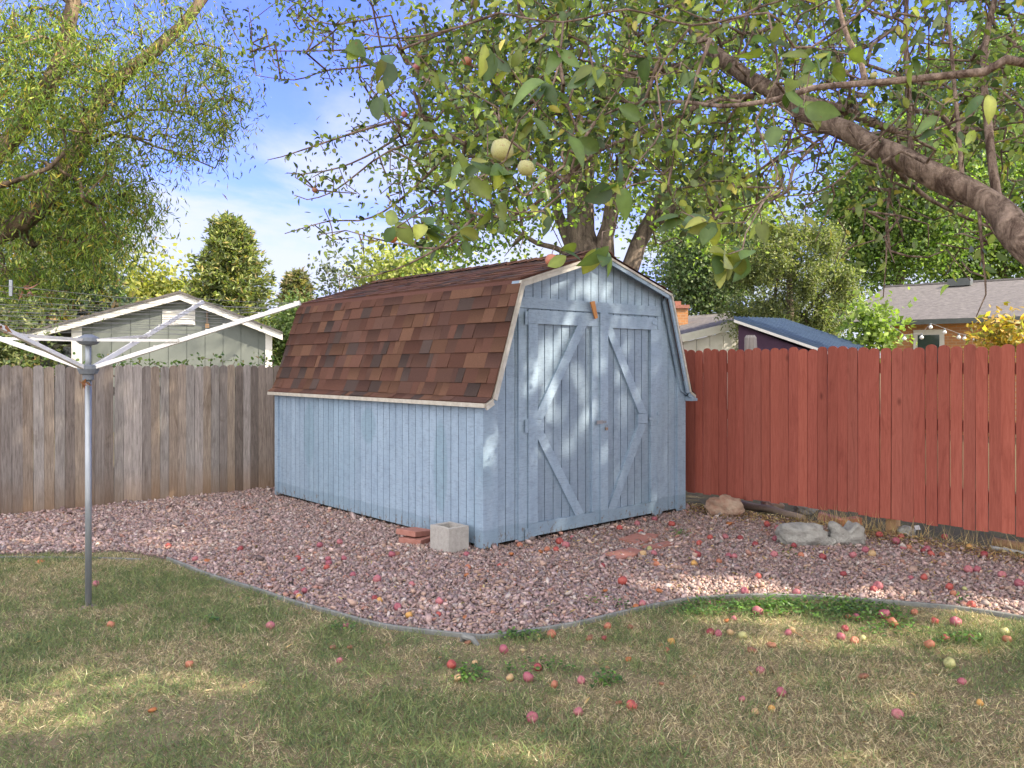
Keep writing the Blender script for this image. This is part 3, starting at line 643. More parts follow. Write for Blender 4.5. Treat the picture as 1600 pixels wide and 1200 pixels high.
LITF = [(852, 560, 14, 50, .75), (880, 530, 12, 60, .7), (905, 600, 18, 40, .7), (930, 560, 8, 70, .6), (870, 640, 20, 25, .75), (890, 690, 16, 22, .7), (830, 590, 12, 45, .6), (795, 660, 14, 30, .6), (768, 700, 8, 45, .7), (820, 745, 14, 16, .6), (900, 445, 40, 14, .8), (960, 450, 30, 12, .6), (870, 520, 25, 12, .6), (980, 560, 10, 50, .3), (1000, 600, 14, 40, .25), (950, 620, 14, 30, .3), (1010, 500, 18, 12, .3), (860, 600, 10, 60, .6), (915, 650, 9, 40, .5), (945, 560, 8, 40, .55), (845, 700, 10, 40, .5), (800, 540, 8, 60, .5), (1000, 470, 20, 8, .5), (785, 600, 8, 30, .5)]
def litfac(Q):  # thins unseen leaves so that sun patches fall where listed
    n = len(Q); keep = np.ones(n); s = np.array(SUN)
    t = (Q[:, 2]-.02)/s[2]; G = Q-s*t[:, None]; ok = G[:, 1] > 1.5; px, py = proj(G); wob = 1+.5*(vnoise(G[:, 0], G[:, 1], .3, 11)-.5)*2
    for cx, cy, rx, ry, a in LIT:
        e = ((px-cx)/rx)**2+((py-cy)/ry)**2 < wob; keep = np.where(ok & e, keep*(1-min(1, a*1.1))**2.5, keep)
    b = np.array(SB); o = np.array(SO)-b*.04; t = ((Q-o)@b)/(s@b); G = Q-s*t[:, None]; u = (G-o)@np.array(SR); inw = (u > -.05) & (u < SW) & (G[:, 2] > 0) & (G[:, 2] < 2.45); px, py = proj(G); diag = (px-900)*.55
    for cx, cy, rx, ry, a in LITF:
        X = px-cx; Yp = py-cy; xr = X*.94+Yp*.34*1.0; yr = -X*.34+Yp*.94; e = (xr/rx)**2+(yr/ry)**2 < 1; keep = np.where(inw & e, keep*(1-a)**1.5, keep)
    t = (Q[:, 2]-2.35)/s[2]; G = Q-s*t[:, None]; u = (G-o)@np.array(SR); v = (G-o)@b; keep = np.where((u > .3) & (u < 1.4) & (v > -.1) & (v < 3.7), keep*.55, keep)
    return keep
# --- apple tree: trunk off to the right, limbs reaching in over the lawn
AB = Vector((3.15, 2.75, 0)); AF = Vector((2.85, 2.85, 1.25))
limbs = [([AB, AB+Vector((-.08, .03, .6)), AF, at(1650, 420, 3.15), at(1560, 335, 3.35), at(1470, 275, 3.55), at(1360, 222, 3.8), at(1290, 190, 4.0), at(1220, 152, 4.2), at(1130, 95, 4.5), at(1060, 10, 4.8), at(1010, -120, 5.2)], .088, .024),
 ([AF, Vector((2.5, 2.6, 1.95)), at(1640, 105, 2.6), at(1540, 112, 2.62), at(1440, 122, 2.7), at(1340, 130, 2.8), at(1270, 137, 2.9), at(1215, 155, 3.0), at(1130, 166, 3.2), at(1060, 160, 3.4), at(985, 162, 3.6), at(930, 188, 3.75)], .026, .005),
 ([at(1222, 155, 4.2), at(1300, 168, 4.3), at(1360, 190, 4.4), at(1420, 210, 4.5)], .035, .018),
 ([at(1425, 248, 3.7), at(1421, 160, 3.7), at(1415, 60, 3.75), at(1420, -60, 3.8)], .014, .008),
 ([at(1560, 320, 3.4), at(1545, 200, 3.5), at(1538, 90, 3.6), at(1560, -30, 3.7)], .020, .011),
 ([at(1352, 130, 2.82), at(1345, 95, 2.85), at(1325, 60, 2.9), at(1300, -30, 2.95)], .011, .006),
 ([at(1505, 295, 3.5), at(1500, 220, 3.5), at(1490, 120, 3.55), at(1480, 0, 3.6)], .010, .006),
 ([at(1375, 235, 3.8), at(1410, 275, 3.85), at(1450, 310, 3.9), at(1510, 340, 3.9), at(1560, 360, 3.9)], .014, .006),
 ([at(1130, 95, 4.5), at(1020, 110, 4.7), at(930, 130, 4.9), at(840, 120, 5.0), at(720, 100, 5.1), at(660, 95, 5.2)], .028, .008),
 ([at(1180, 150, 4.35), at(1110, 158, 4.2), at(1020, 200, 4.1), at(930, 240, 4.0), at(850, 310, 4.0), at(790, 340, 4.0), at(730, 330, 4.0)], .016, .006),
 ([AF, Vector((2.9, 2.2, 2.4)), Vector((2.3, 1.6, 3.4)), Vector((1.2, 1.4, 4.2))], .08, .03),
 ([AF, Vector((3.3, 3.3, 2.3)), Vector((3.6, 4.0, 3.3)), Vector((3.4, 5.0, 4.2))], .07, .03)]
HANG = [[(615, 190), (560, 205), (500, 225), (440, 245), (418, 250)], [(640, 200), (590, 235), (530, 262), (470, 272), (448, 270)], [(700, 210), (610, 235), (560, 270), (520, 300), (480, 312), (460, 305)],
 [(700, 240), (650, 290), (600, 330), (560, 345), (515, 345), (445, 365)], [(770, 330), (700, 385), (620, 380), (540, 360)], [(740, 340), (690, 385), (620, 420), (560, 434), (535, 430)], [(620, 90), (560, 105), (510, 110), (460, 125), (400, 118)], [(620, 70), (540, 78), (460, 80), (380, 78)],
 [(1400, 240), (1390, 300), (1385, 340), (1385, 400), (1380, 465)], [(1530, 330), (1535, 400), (1540, 460), (1525, 495)], [(1240, 260), (1230, 300), (1180, 320), (1130, 330)], [(1380, 215), (1300, 290), (1250, 305), (1214, 307)], [(1110, 60), (1085, 130), (1060, 200), (1050, 260)], [(930, 190), (900, 240), (880, 300), (840, 335), (800, 345)], [(1385, 345), (1390, 392), (1450, 402), (1480, 390)]]
hd = [4.3, 4.4, 4.2, 4.1, 3.9, 3.8, 5.0, 5.2, 3.7, 3.3, 3.6, 3.7, 3.2, 3.3, 3.7]
for h, d in zip(HANG, hd): limbs.append((ax([at(x, y, d+.03*i) for i, (x, y) in enumerate(h)]), .0075, .0022))
tips = blob_pts([(1040, 120, 330, 190, 3.2, 5.8, 520), (760, 150, 190, 110, 3.8, 6, 300), (930, 240, 240, 90, 3.0, 5, 120), (700, 270, 120, 90, 3.8, 5, 60), (560, 250, 120, 60, 4.2, 4.8, 34), (600, 350, 110, 50, 3.8, 4.6, 26), (500, 85, 110, 45, 4.6, 5.4, 34), (430, 40, 100, 60, 4.8, 5.8, 20),
   (1430, 110, 230, 160, 3.0, 6, 400), (1500, 220, 160, 130, 3.6, 6, 230), (1290, 250, 130, 90, 3.5, 5.5, 60), (1340, 360, 110, 60, 3.4, 4.6, 26), (1520, 370, 90, 70, 3.2, 4.4, 24), (1150, 280, 130, 90, 3.5, 5.0, 46), (700, 20, 250, 70, 4, 6, 90), (1100, -40, 500, 110, 3.5, 6, 190), (1130, 300, 100, 60, 3.0, 4.2, 12)])
ex = np.stack([rng.uniform(-1, 4.5, 260), rng.uniform(.2, 4.5, 260), rng.uniform(3.9, 5.2, 260)], 1)
px_, py_ = proj(ex); ex = ex[(py_ < -60) | (ex[:, 1] < .6)]
tips = np.concatenate([tips, ex])
root, P, par, w, n0, tip = tree('apple_tree', 'old apple tree with a thick leaning limb and leafy branches over the shed', 'tree', AB, limbs, tips, M['bark_apple'], .0022, .02, p=.42, droop=.03, sub=.16, wob=.16, step=.07)
APAL = [(.13, .185, .05), (.19, .245, .055), (.075, .12, .045), (.25, .28, .06), (.12, .15, .07), (.30, .27, .07), (.04, .065, .03)]; AW = [5, 4, 4, 2, 3, .7, 2.5]
Q, D = leafpts(P, par, w, n0, 10, .035, maxw=6); 
hq = []; hdv = []
for h, d in zip(HANG, hd):
    pts = resample([at(x, y, d+.03*i) for i, (x, y) in enumerate(h)], .035)
    for i in range(len(pts)//3, len(pts)-1):
        for _ in range(3 if random.random() < .6 else 0): hq.append(tuple(pts[i])); t = (pts[i+1]-pts[i]).normalized(); hdv.append(tuple(t*.8+Vector(rand_unit(1)[0])))
T_ = P[tip]; px_, py_ = proj(T_); dens = np.where(px_ > 1200, 5, np.where(px_ > 640, 7.5, 7)); rep_ = np.repeat(np.arange(len(T_)), rng.poisson(dens)); Q = np.concatenate([Q, T_[rep_]+rng.normal(0, .055, (len(rep_), 3)), np.array(hq)]); D = np.concatenate([D, rand_unit(len(rep_))]); D = unit(np.concatenate([D, np.array(hdv)]))
D[:, 2] -= .35; D = unit(D); px_, py_ = proj(Q); vis = (py_ > -30) & (px_ < 1640) & (Q[:, 1] > .8); k_ = vis | (rng.random(len(Q)) < litfac(Q)); Q = Q[k_]; D = D[k_]; n = len(Q); px_, py_ = proj(Q)
keep = ~((px_ < 610) & (rng.random(n) < .12)); keep &= ~((px_ > 1220) & (rng.random(n) < .42)); keep &= ~((px_ > 1200) & (py_ > 330) & (rng.random(n) < .55))
ly_ = np.interp(px_, [1120, 1220, 1290, 1360, 1470, 1560, 1650], [95, 152, 190, 222, 275, 335, 420]); lz_ = np.interp(px_, [1120, 1220, 1360, 1470, 1650], [4.5, 4.2, 3.8, 3.55, 3.15]); keep &= ~((px_ > 860) & (px_ < 1060) & (py_ > 240) & (rng.random(n) < .7)); keep &= ~((px_ > 1150) & (px_ < 1310) & (py_ > 190) & (py_ < 340) & (rng.random(n) < .55)); keep &= ~((px_ < 860) & (py_ > 250) & (rng.random(n) < .3))
keep &= ~((px_ > 1120) & (np.abs(py_-ly_) < 42) & (Q[:, 1] < lz_+.1) & (rng.random(n) < .88)); Q = Q[keep]; D = D[keep]; n = len(Q)
Nn = unit(rand_unit(n)*.9+np.array([[.3, -.3, .8]])); L = rng.uniform(.026, .060, n); px_, py_ = proj(Q)
L = np.where(px_ < 640, L*.72, L)
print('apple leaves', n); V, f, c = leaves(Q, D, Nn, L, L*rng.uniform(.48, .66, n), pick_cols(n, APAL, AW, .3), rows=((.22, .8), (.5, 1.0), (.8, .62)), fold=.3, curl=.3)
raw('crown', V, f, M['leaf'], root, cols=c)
# near sprays with large leaves, hung close to the lens-side of the tree
NEAR = [(770, 70, 1.5), (800, 110, 1.6), (850, 130, 1.45), (870, 80, 1.5), (930, 110, 1.7), (1010, 90, 1.6), (900, 215, 1.7), (830, 190, 1.6), (960, 290, 1.5), (940, 385, 1.35), (1160, 390, 1.4), (1130, 400, 1.35), (1110, 350, 1.6), (1060, 340, 1.7), (740, 270, 1.6), (700, 290, 1.7),
 (660, 350, 1.6), (620, 355, 1.8), (780, 260, 1.5), (770, 320, 1.7), (720, 370, 1.9), (1270, 90, 1.5), (1240, 130, 1.6), (1330, 85, 1.7), (1200, 70, 1.6), (1255, 165, 1.5), (560, 75, 1.9), (600, 95, 1.7), (655, 190, 1.9), (590, 150, 2.0), (850, 330, 1.8), (880, 390, 1.9), (1210, 200, 1.8), (1000, 200, 1.9), (1080, 110, 1.8), (680, 120, 2.0), (1420, 90, 1.9), (1540, 150, 2.0), (1460, 200, 2.0), (1190, 350, 1.8)]
limbs = [([Vector((2.3, 1.6, 3.4)), Vector((1.4, 1.5, 2.9)), at(1320, 40, 1.75), at(1200, 20, 1.65), at(1080, 40, 1.6), at(980, 15, 1.6), at(880, 35, 1.6), at(780, 20, 1.7)], .005, .0018),
  ([at(1080, 40, 1.6), at(1025, 120, 1.68), at(1035, 200, 1.65), at(985, 270, 1.6), at(960, 345, 1.5)], .0022, .0012), ([at(1200, 20, 1.65), at(1215, 120, 1.6), at(1180, 190, 1.62), at(1215, 270, 1.6), at(1190, 320, 1.5), at(1165, 365, 1.4)], .0024, .0012),
  ([at(880, 35, 1.6), at(865, 130, 1.6), at(810, 190, 1.65), at(790, 250, 1.7), at(735, 285, 1.7), at(670, 325, 1.7)], .0022, .0012), ([at(780, 20, 1.7), at(690, 50, 1.8), at(610, 60, 1.9), at(560, 50, 1.95)], .003, .0018)]
near_nodes = []; mb = MB()
for pts, r0, r1 in limbs:
    Pn, rr = limb_tube(mb, pts, r0, r1, .04, n=8); near_nodes += Pn
nt_ = np.array([tuple(at(x, y, d)) for x, y, d in NEAR])
P, par, w, n0, tip = grow(near_nodes, nt_, .05, .05, .28); V, f = twig_mesh(P, par, w, n0, .0011, .3, .0026); wood('near_branch', mb, V, f, M['bark_apple'], root)
qs = []; ds = []; LL = []
for i in range(len(nt_)):
    b = nt_[i]; tdir = unit(P[tip[i]]-P[par[tip[i]]])
    for k in range(random.choice([3, 4, 5, 6])):
        qs.append(b+rng.normal(0, .008, 3)); ds.append(unit(tdir*.5+rand_unit(1)[0]*1.0+np.array([0, 0, -.55]))); LL.append(random.uniform(.036, .064))
qs = np.array(qs); ds = np.array(ds); LL = np.array(LL); n = len(qs)
Nn = unit(rand_unit(n)*.7+np.array([[.1, -.7, .5]]))
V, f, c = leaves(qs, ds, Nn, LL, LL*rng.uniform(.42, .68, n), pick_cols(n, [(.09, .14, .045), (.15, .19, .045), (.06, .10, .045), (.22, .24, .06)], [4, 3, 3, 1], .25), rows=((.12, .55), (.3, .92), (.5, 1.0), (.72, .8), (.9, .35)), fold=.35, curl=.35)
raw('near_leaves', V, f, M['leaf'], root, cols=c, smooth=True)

# --- generic leafy tree seen from further away
def leafy(name, label, base, limbs, blobs, per, lf, pal, pw=None, r1=.006, rmax=.06, sp=.12, bark='bark_grey', group=None, droop=.02, hang=0., cat='tree', tips=None, clump=1.0, jit=.25, maxw=4, sub=.4, keepf=None):
    tips = blob_pts(blobs) if tips is None else tips
    root, P, par, w, n0, tip = tree(name, label, cat, base, limbs, tips, M[bark], r1, rmax, droop=droop, sub=sub, wob=.12, step=.25, group=group)
    Q, D = leafpts(P, par, w, n0, per, sp, maxw=maxw)
    T = P[tip]; rep = np.repeat(np.arange(len(T)), rng.poisson(per*3, len(T))); Q2 = T[rep]+rng.normal(0, sp*clump*1.6, (len(rep), 3)); D2 = rand_unit(len(rep))
    Q = np.concatenate([Q, Q2]); D = np.concatenate([D, D2]); D[:, 2] -= hang; D = unit(D)
    if keepf is not None: k = keepf(Q); Q = Q[k]; D = D[k]
    n = len(Q); L = rng.uniform(.7, 1.25, n)*lf[0]; Nn = unit(rand_unit(n)+np.array([[.3, -.2, .6]]))
    C = pick_cols(n, pal, pw, jit); V, f, c = diamonds(Q, D, Nn, L, L*lf[1], C); raw('crown', V, f, M['leaf_far'], root, cols=c); return root, n
# willow-like tree on the left, beyond the grey fence
WB = Vector((-8.3, 9.2, 0)); WF = Vector((-7.3, 9.2, 1.9))
wl = [([WB, Vector((-8.0, 9.2, 1.0)), WF, at(-60, 395, 9.2), at(20, 362, 9.1), at(72, 318, 9.1), at(108, 262, 9.2), at(138, 195, 9.3), at(165, 150, 9.4), at(205, 110, 9.5), at(262, 64, 9.6), at(330, -20, 9.8), at(370, -120, 10)], .17, .045),
 ([WF, at(-70, 310, 8.8), at(0, 240, 8.9), at(45, 175, 8.9), at(95, 90, 9.0), at(120, -30, 9.2), at(140, -150, 9.4)], .15, .05),
 ([WF, at(-90, 300, 8.3), at(0, 290, 8.3), at(45, 276, 8.3), at(78, 262, 8.3), at(105, 235, 8.4)], .055, .02),
 ([at(150, 200, 9.3), at(195, 185, 9.2), at(215, 172, 9.1), at(260, 172, 9.0), at(310, 180, 9.0), at(345, 165, 9.0)], .02, .006),
 ([at(120, 235, 9.2), at(180, 208, 9.1), at(240, 228, 9.0), at(290, 243, 8.9), at(336, 263, 8.9)], .025, .006), ([at(185, 212, 9.1), at(210, 214, 9.1), at(236, 220, 9.0)], .02, .008)]
wt = blob_pts([(90, 190, 150, 190, 8.7, 11.0, 270), (60, 350, 150, 120, 8.7, 11, 160), (70, 110, 110, 90, 9.4, 11, 90), (60, 120, 100, 70, 8.2, 9, 50), (70, 240, 110, 90, 8.2, 9, 60), (160, 330, 60, 80, 8.4, 9, 26), (170, 330, 80, 110, 8.7, 10.4, 66), (300, 160, 75, 95, 8.2, 9.8, 62), (210, 130, 60, 80, 8.5, 10, 30), (330, 215, 50, 40, 8.4, 9.4, 12), (170, 385, 45, 25, 8.2, 9.6, 10), (280, 60, 70, 60, 8.6, 10, 26), (60, -30, 220, 110, 8, 10, 90), (20, 420, 50, 30, 8.4, 9.8, 14), (370, 165, 30, 25, 8.6, 9.4, 6)])
WP = [(.12, .19, .045), (.20, .275, .05), (.07, .115, .04), (.27, .29, .07), (.38, .30, .05), (.30, .19, .06)]
leafy('willow_tree', 'tall narrow-leaved tree leaning in beyond the grey fence at left', WB, wl, None, 13, (.085, .19), WP, [5, 5, 4, 3, .7, .5], r1=.0035, rmax=.03, sp=.035, bark='bark_willow', hang=.9, tips=wt, clump=2.6, sub=.3)
# big multi-stemmed tree behind the shed
CB = Vector((1.75, 13.2, 0)); CF = Vector((1.6, 13.1, 2.2))
cl = [([CB, Vector((1.7, 13.2, 1.2)), CF, at(918, 400, 13), at(908, 330, 13), at(912, 250, 13), at(935, 180, 13), at(965, 110, 13.2), at(990, 20, 13.4), at(1000, -120, 13.6)], .34, .07),
 ([CF, at(945, 400, 12.9), at(950, 350, 12.8), at(975, 270, 12.6), at(985, 200, 12.4), at(1010, 130, 12.4), at(1050, 60, 12.4)], .17, .04), ([CF, at(985, 410, 13.1), at(1010, 360, 13.2), at(1040, 290, 13.2), at(1060, 210, 13.4), at(1100, 140, 13.6), at(1150, 60, 14)], .16, .04),
 ([CF, at(880, 360, 13.3), at(865, 290, 13.4), at(850, 200, 13.6), at(830, 100, 13.8)], .13, .03), ([at(1010, 360, 13.2), at(1060, 320, 13), at(1110, 260, 12.8), at(1170, 200, 12.6)], .09, .025),
 ([CF, Vector((1.0, 13, 3.2)), at(840, 380, 13), at(790, 355, 13), at(740, 350, 13.0)], .07, .02)]
cbl = [(900, 150, 230, 170, 11.5, 15, 300), (780, 250, 140, 110, 12, 14.5, 110), (1080, 180, 170, 150, 12, 15, 170), (760, 360, 90, 50, 12.5, 14.5, 60), (1080, 320, 120, 80, 12.5, 14.5, 60), (960, -60, 330, 130, 11.5, 15, 200), (690, 390, 45, 25, 12.6, 14, 16), (1220, 60, 120, 100, 12, 15, 70)]
hi = clumps((4.3, 14.3, 11.8), (3.8, 2.6, 3.2), 170); ct = np.concatenate([blob_pts(cbl), hi])  # hi: upper crown out of view, added to shade the sage garage
leafy('cottonwood_tree', 'large forked tree rising directly behind the shed', CB, cl, None, 5.5, (.085, .72), [(.16, .26, .05), (.23, .32, .06), (.11, .18, .045), (.28, .34, .08)], [4, 4, 3, 1.5], r1=.006, rmax=.05, sp=.10, clump=1.7, tips=ct)
# crown given by ellipsoid clumps
def bush(name, label, base, c, r, n, per, lf, pal, sp, group=None, cat='tree', trunk=.12, bark='bark_grey', pw=None, hang=0., clump=1.6, low=-1.):
    c = Vector(c); base = Vector(base); tips = clumps(c, r, n, low=low); top = Vector((c.x, c.y, c.z+r[2]*.3))
    lm = [([base, base.lerp(top, .45)+Vector((.05*r[0], 0, 0)), top], trunk, trunk*.25)]
    return leafy(name, label, base, lm, None, per, lf, pal, pw, r1=trunk*.06, rmax=trunk*.4, sp=sp, group=group, cat=cat, bark=bark, tips=tips, hang=hang, clump=clump, sub=.6)
def B(px, py, Y, rx, ry, ryd=None):                                  # centre and radii from the place in the picture
    return at(px, py, Y), (rx/F*Y, ryd or rx/F*Y, ry/F*Y)
c, r = B(1232, 452, 16, 108, 118); bush('juniper_tree', 'broad grey-green juniper behind the red fence and blue metal roof', (c.x, c.y, 0), c, r, 170, 95, (.075, .34), [(.14, .175, .08), (.19, .22, .095), (.10, .13, .065), (.24, .25, .12)], .055, trunk=.16, clump=1.35)
c, r = B(1245, 360, 16.3, 60, 40); 
GP = [(.11, .185, .045), (.15, .235, .055), (.075, .13, .04), (.20, .27, .07)]
for i, (px, py, Y, rx, ry, n, lb) in enumerate([(1400, 330, 27, 110, 125, 170, 'green leafy tree between juniper and brick house roof'), (1560, 330, 29, 120, 140, 190, 'green leafy tree rising over the right end of the brick house roof'), (1530, 160, 32, 140, 110, 140, 'tallest pale green tree above the brick house, behind the apple limb')]):
    c, r = B(px, py, Y, rx, ry); bush('leafy_tree', lb, (c.x, c.y, 0), c, r, n, 60 if i < 2 else 40, (.125, .7), GP, .26, trunk=.3, group='trees beyond the brick house', low=-.9)
c, r = B(1105, 420, 22, 70, 75); bush('leafy_tree', 'dark green bushy tree behind the chimney right of the shed', (c.x, c.y, 0), c, r, 110, 50, (.10, .6), [(.07, .12, .05), (.11, .16, .07), (.17, .21, .12)], .16, trunk=.12)
c, r = B(1120, 345, 24, 95, 80); bush('leafy_tree', 'hazy pale green tree showing between shed peak and juniper', (c.x, c.y, 0), c, r, 95, 24, (.15, .6), [(.14, .19, .08), (.19, .23, .11)], .25, trunk=.15)
c, r = B(1358, 517, 13, 22, 34); bush('young_tree', 'bright green sapling at the left end of the brick house', (c.x, c.y, 0), c, r, 24, 15, (.10, .7), [(.22, .29, .08), (.16, .24, .06)], .08, trunk=.03)
c, r = B(1562, 526, 11, 34, 15); bush('yellow_shrub', 'golden yellow leafed shrub showing above the red fence at far right', (c.x, c.y, 0), c, r, 16, 10, (.11, .5), [(.42, .29, .05), (.36, .22, .04), (.22, .21, .06)], .06, cat='shrub', trunk=.015)
c, r = B(625, 432, 30, 62, 30); bush('leafy_tree', 'pale yellow-green tree showing just over the shed roof', (c.x, c.y, 0), c, r, 40, 20, (.2, .7), [(.22, .26, .07), (.28, .30, .10)], .28, trunk=.2)
c, r = B(530, 440, 22, 38, 34); bush('sparse_tree', 'sparse dark-leaved small tree left of the shed roof', (c.x, c.y, 0), c, r, 30, 5, (.12, .6), [(.07, .09, .06)], .16, trunk=.04, clump=1.2)
c, r = B(235, 458, 34, 48, 24); bush('yellow_tree', 'small yellow-green tree above the ridge of the sage garage', (c.x, c.y, 0), c, r, 44, 20, (.22, .7), [(.27, .27, .06), (.19, .22, .06)], .3, trunk=.2)
for i, (px, py, Y, rx, ry, n) in enumerate([(60, 400, 24, 130, 110, 150), (-30, 520, 17, 60, 70, 60)]):
    c, r = B(px, py, Y, rx, ry); bush('leafy_tree', ['olive green tree filling in behind the leaning narrow-leaved tree', 'olive shrub-like tree above the left end of the grey fence'][i], (c.x, c.y, 0), c, r, n, 26, (.15, .4), [(.12, .15, .06), (.18, .20, .08), (.08, .11, .05)], .2, trunk=.2)
c, r = B(458, 525, 19.5, 22, 55); bush('shrub', 'green shrub between the sage garage and the shed', (c.x, c.y, 0), c, r, 50, 24, (.09, .6), [(.08, .13, .045), (.13, .18, .06)], .1, cat='shrub', trunk=.04)
def conifer(name, label, px, ptop, pbot, rx, Y, pal, dense=1., tuft=.2, group=None, pw=None):
    top = at(px, ptop, Y); h = top.z; zb = at(px, pbot, Y).z; r = rx/F*Y; root = empty(name, (top.x, Y, 0), label, 'tree', group)
    m = MB(); m.tube([(top.x, Y, 0), (top.x, Y, h*.5), (top.x, Y, h)], [h*.022, h*.014, .01], 8); m.build('trunk', M['bark_grey'], root, smooth=True)
    A = []; Dd = []; bm = MB(); nb = int(150*dense); z0 = max(.3, zb-.6)
    for i in range(nb):
        f_ = (i+.5)/nb; z = z0+(h-z0)*(1-(1-f_)**1.0); k = 1-(z-z0)/(h-z0); ln = r*(k**.62*1.0+.04)*random.uniform(.62, 1.18); a = i*2.399+random.uniform(-.4, .4)
        d = Vector((math.cos(a), math.sin(a), .25-.35*k)); p0 = Vector((top.x, Y, z)); p1 = p0+d*ln; mid = p0.lerp(p1, .6)-Vector((0, 0, .05*ln))
        bm.tube([p0, mid, p1], [.012+.012*ln, .012, .004], 4, cap=False); nt = int(16*ln/r*(1.1 if k > .2 else 1.6))+6
        for j in range(nt):
            t = random.uniform(.15, 1.02); q = (p0.lerp(mid, t/.6) if t < .6 else mid.lerp(p1, (t-.6)/.4))+Vector((random.gauss(0, 1), random.gauss(0, 1), random.gauss(0, .6)))*.09*r*(1.25-t*.6)
            for _ in range(5): A.append(tuple(q)); Dd.append(tuple(d*.7+Vector((random.gauss(0, .6), random.gauss(0, .6), random.gauss(.15, .5)))))
    bm.build('branches', M['bark_grey'], root); A = np.array(A); Dd = np.array(Dd); n = len(A); L = rng.uniform(.6, 1.3, n)*tuft
    V, f, c = diamonds(A, Dd, rand_unit(n), L, L*.3, pick_cols(n, pal, pw, .3)); raw('crown', V, f, M['leaf_far'], root, cols=c)
SP = [(.15, .19, .08), (.24, .26, .10), (.09, .12, .055), (.30, .24, .10)]
conifer('spruce_tree', 'full conical spruce with brown cones above the sage garage', 358, 346, 560, 95, 30, SP, 2.3, .25, pw=[4, 4, 3, 1])
conifer('spruce_tree', 'thin brownish-topped spruce between the garage and the shed roof', 464, 428, 560, 50, 34, [(.18, .17, .10), (.11, .13, .07), (.26, .21, .13)], 1.2, .28)
conifer('blue_spruce_tree', 'blue-grey spruce behind the clothes dryer and the garage roof', 148, 430, 560, 90, 25, [(.10, .15, .14), (.15, .20, .18), (.08, .11, .09), (.22, .16, .09)], 1.3, .3)
conifer('spruce_tree', 'dark spruce at the far left behind the clothes dryer', 40, 420, 580, 85, 23, [(.10, .14, .08), (.15, .18, .09), (.22, .15, .08)], 1.3, .3)
# --- unseen tree added off to the right, crown shaped to dapple the yard
n = 84000; a = rng.uniform(0, 2*np.pi, n); rr_ = np.sqrt(rng.random(n)); T = np.stack([-.7+7.8*rr_*np.cos(a), 6.6+5.4*rr_*np.sin(a), rng.uniform(0, 1.6, n)], 1)
T += rng.normal(0, .12, T.shape); Q = T+np.array(SUN)[None]*(13.5+rng.uniform(-1.8, 1.8, n))[:, None]
Q = Q[rng.random(n) < litfac(Q)]; n = len(Q); L = rng.uniform(.09, .15, n)
sh_base = Vector((9.6, 2.6, 0)); sub_ = Q[rng.choice(n, 150, replace=False)]
sh_root, P, par, w, n0, tip = tree('added_shade_tree', 'unseen tree added off to the right, its crown shaped to cast the dappled shade', 'tree', sh_base, [([sh_base, sh_base+Vector((0, 0, 4)), Vector((9.4, 3.6, 6.5)), Vector((9.2, 4, 9))], .35, .1)], sub_, M['bark_grey'], .01, .08, sub=1.2)
V, f, c = diamonds(Q, rand_unit(n), unit(np.array(SUN)[None]*1.3+rand_unit(n)), L, L*.85, pick_cols(n, GP, None, .2)); raw('crown', V, f, M['leaf_far'], sh_root, cols=c)
# ------------------------------------------------------------------ neighbouring buildings
M['sage'] = simple('sage_siding', (.125, .142, .132), (.145, .162, .15), 5, rough=.8)
M['white'] = simple('white_paint', (.70, .69, .66), (.60, .59, .56), 6, rough=.7)
M['roof_grey'] = simple('grey_roof_shingle', (.050, .047, .048), (.15, .14, .135), 9, vec=(1, 1, 9), rough=.95, bump=.3, bs=30)
M['blue_metal'] = simple('blue_metal', (.03, .06, .115), (.045, .085, .15), 4, rough=.55, spec=.5)
M['purple'] = simple('purple_wall', (.045, .022, .045), (.065, .035, .06), 5, rough=.8)
M['glass'] = simple('window_glass', (.03, .05, .05), (.05, .075, .07), 3, rough=.08, spec=.6)
M['dark_trim'] = simple('dark_gutter', (.07, .08, .08), (.1, .11, .11), 6, rough=.5)
def brickmat():
    m = MT('brick_wall', .9, .1); mp = m.n('ShaderNodeMapping'); mp.inputs['Rotation'].default_value = (R(90), 0, 0); m.l(m.tc.outputs['Object'], mp.inputs[0])
    b = m.n('ShaderNodeTexBrick'); b.inputs['Scale'].default_value = 4.2; b.inputs['Color1'].default_value = (.50, .23, .095, 1); b.inputs['Color2'].default_value = (.40, .20, .10, 1); b.inputs['Mortar'].default_value = (.45, .33, .22, 1)
    b.inputs['Mortar Size'].default_value = .018; m.l(mp.outputs[0], b.inputs[0]); m.base(b.outputs[0]); return m.m
M['brick_wall'] = brickmat()
class Fr:                                                            # local frame: u along the wall, v away from the camera
    def __init__(s, o, d): s.o = Vector((o[0], o[1], 0)); s.d = Vector((d[0], d[1], 0)).normalized(); s.b = Vector((-s.d.y, s.d.x, 0)); s.b = s.b if s.b.y > 0 else -s.b
    def p(s, u, v, z): return s.o+s.d*u+s.b*v+Vector((0, 0, z))
    def box(s, mb, u0, u1, v0, v1, z0, z1, c=None): mb.box(s.p(u0, v0, z0), s.d*(u1-u0), s.b*(v1-v0), (0, 0, z1-z0), c)
    def poly(s, mb, pts, v0, v1): mb.prism([s.p(u, v0, z) for u, z in pts], s.b*(v1-v0))
    def u(s, px, v=0.):
        k = (px-800)/F; o = s.o+s.b*v; return (k*o.y-o.x)/(s.d.x-k*s.d.y)
def bld(mb, nm, mat, root, **k): return mb.build(nm, M[mat], root, **k)
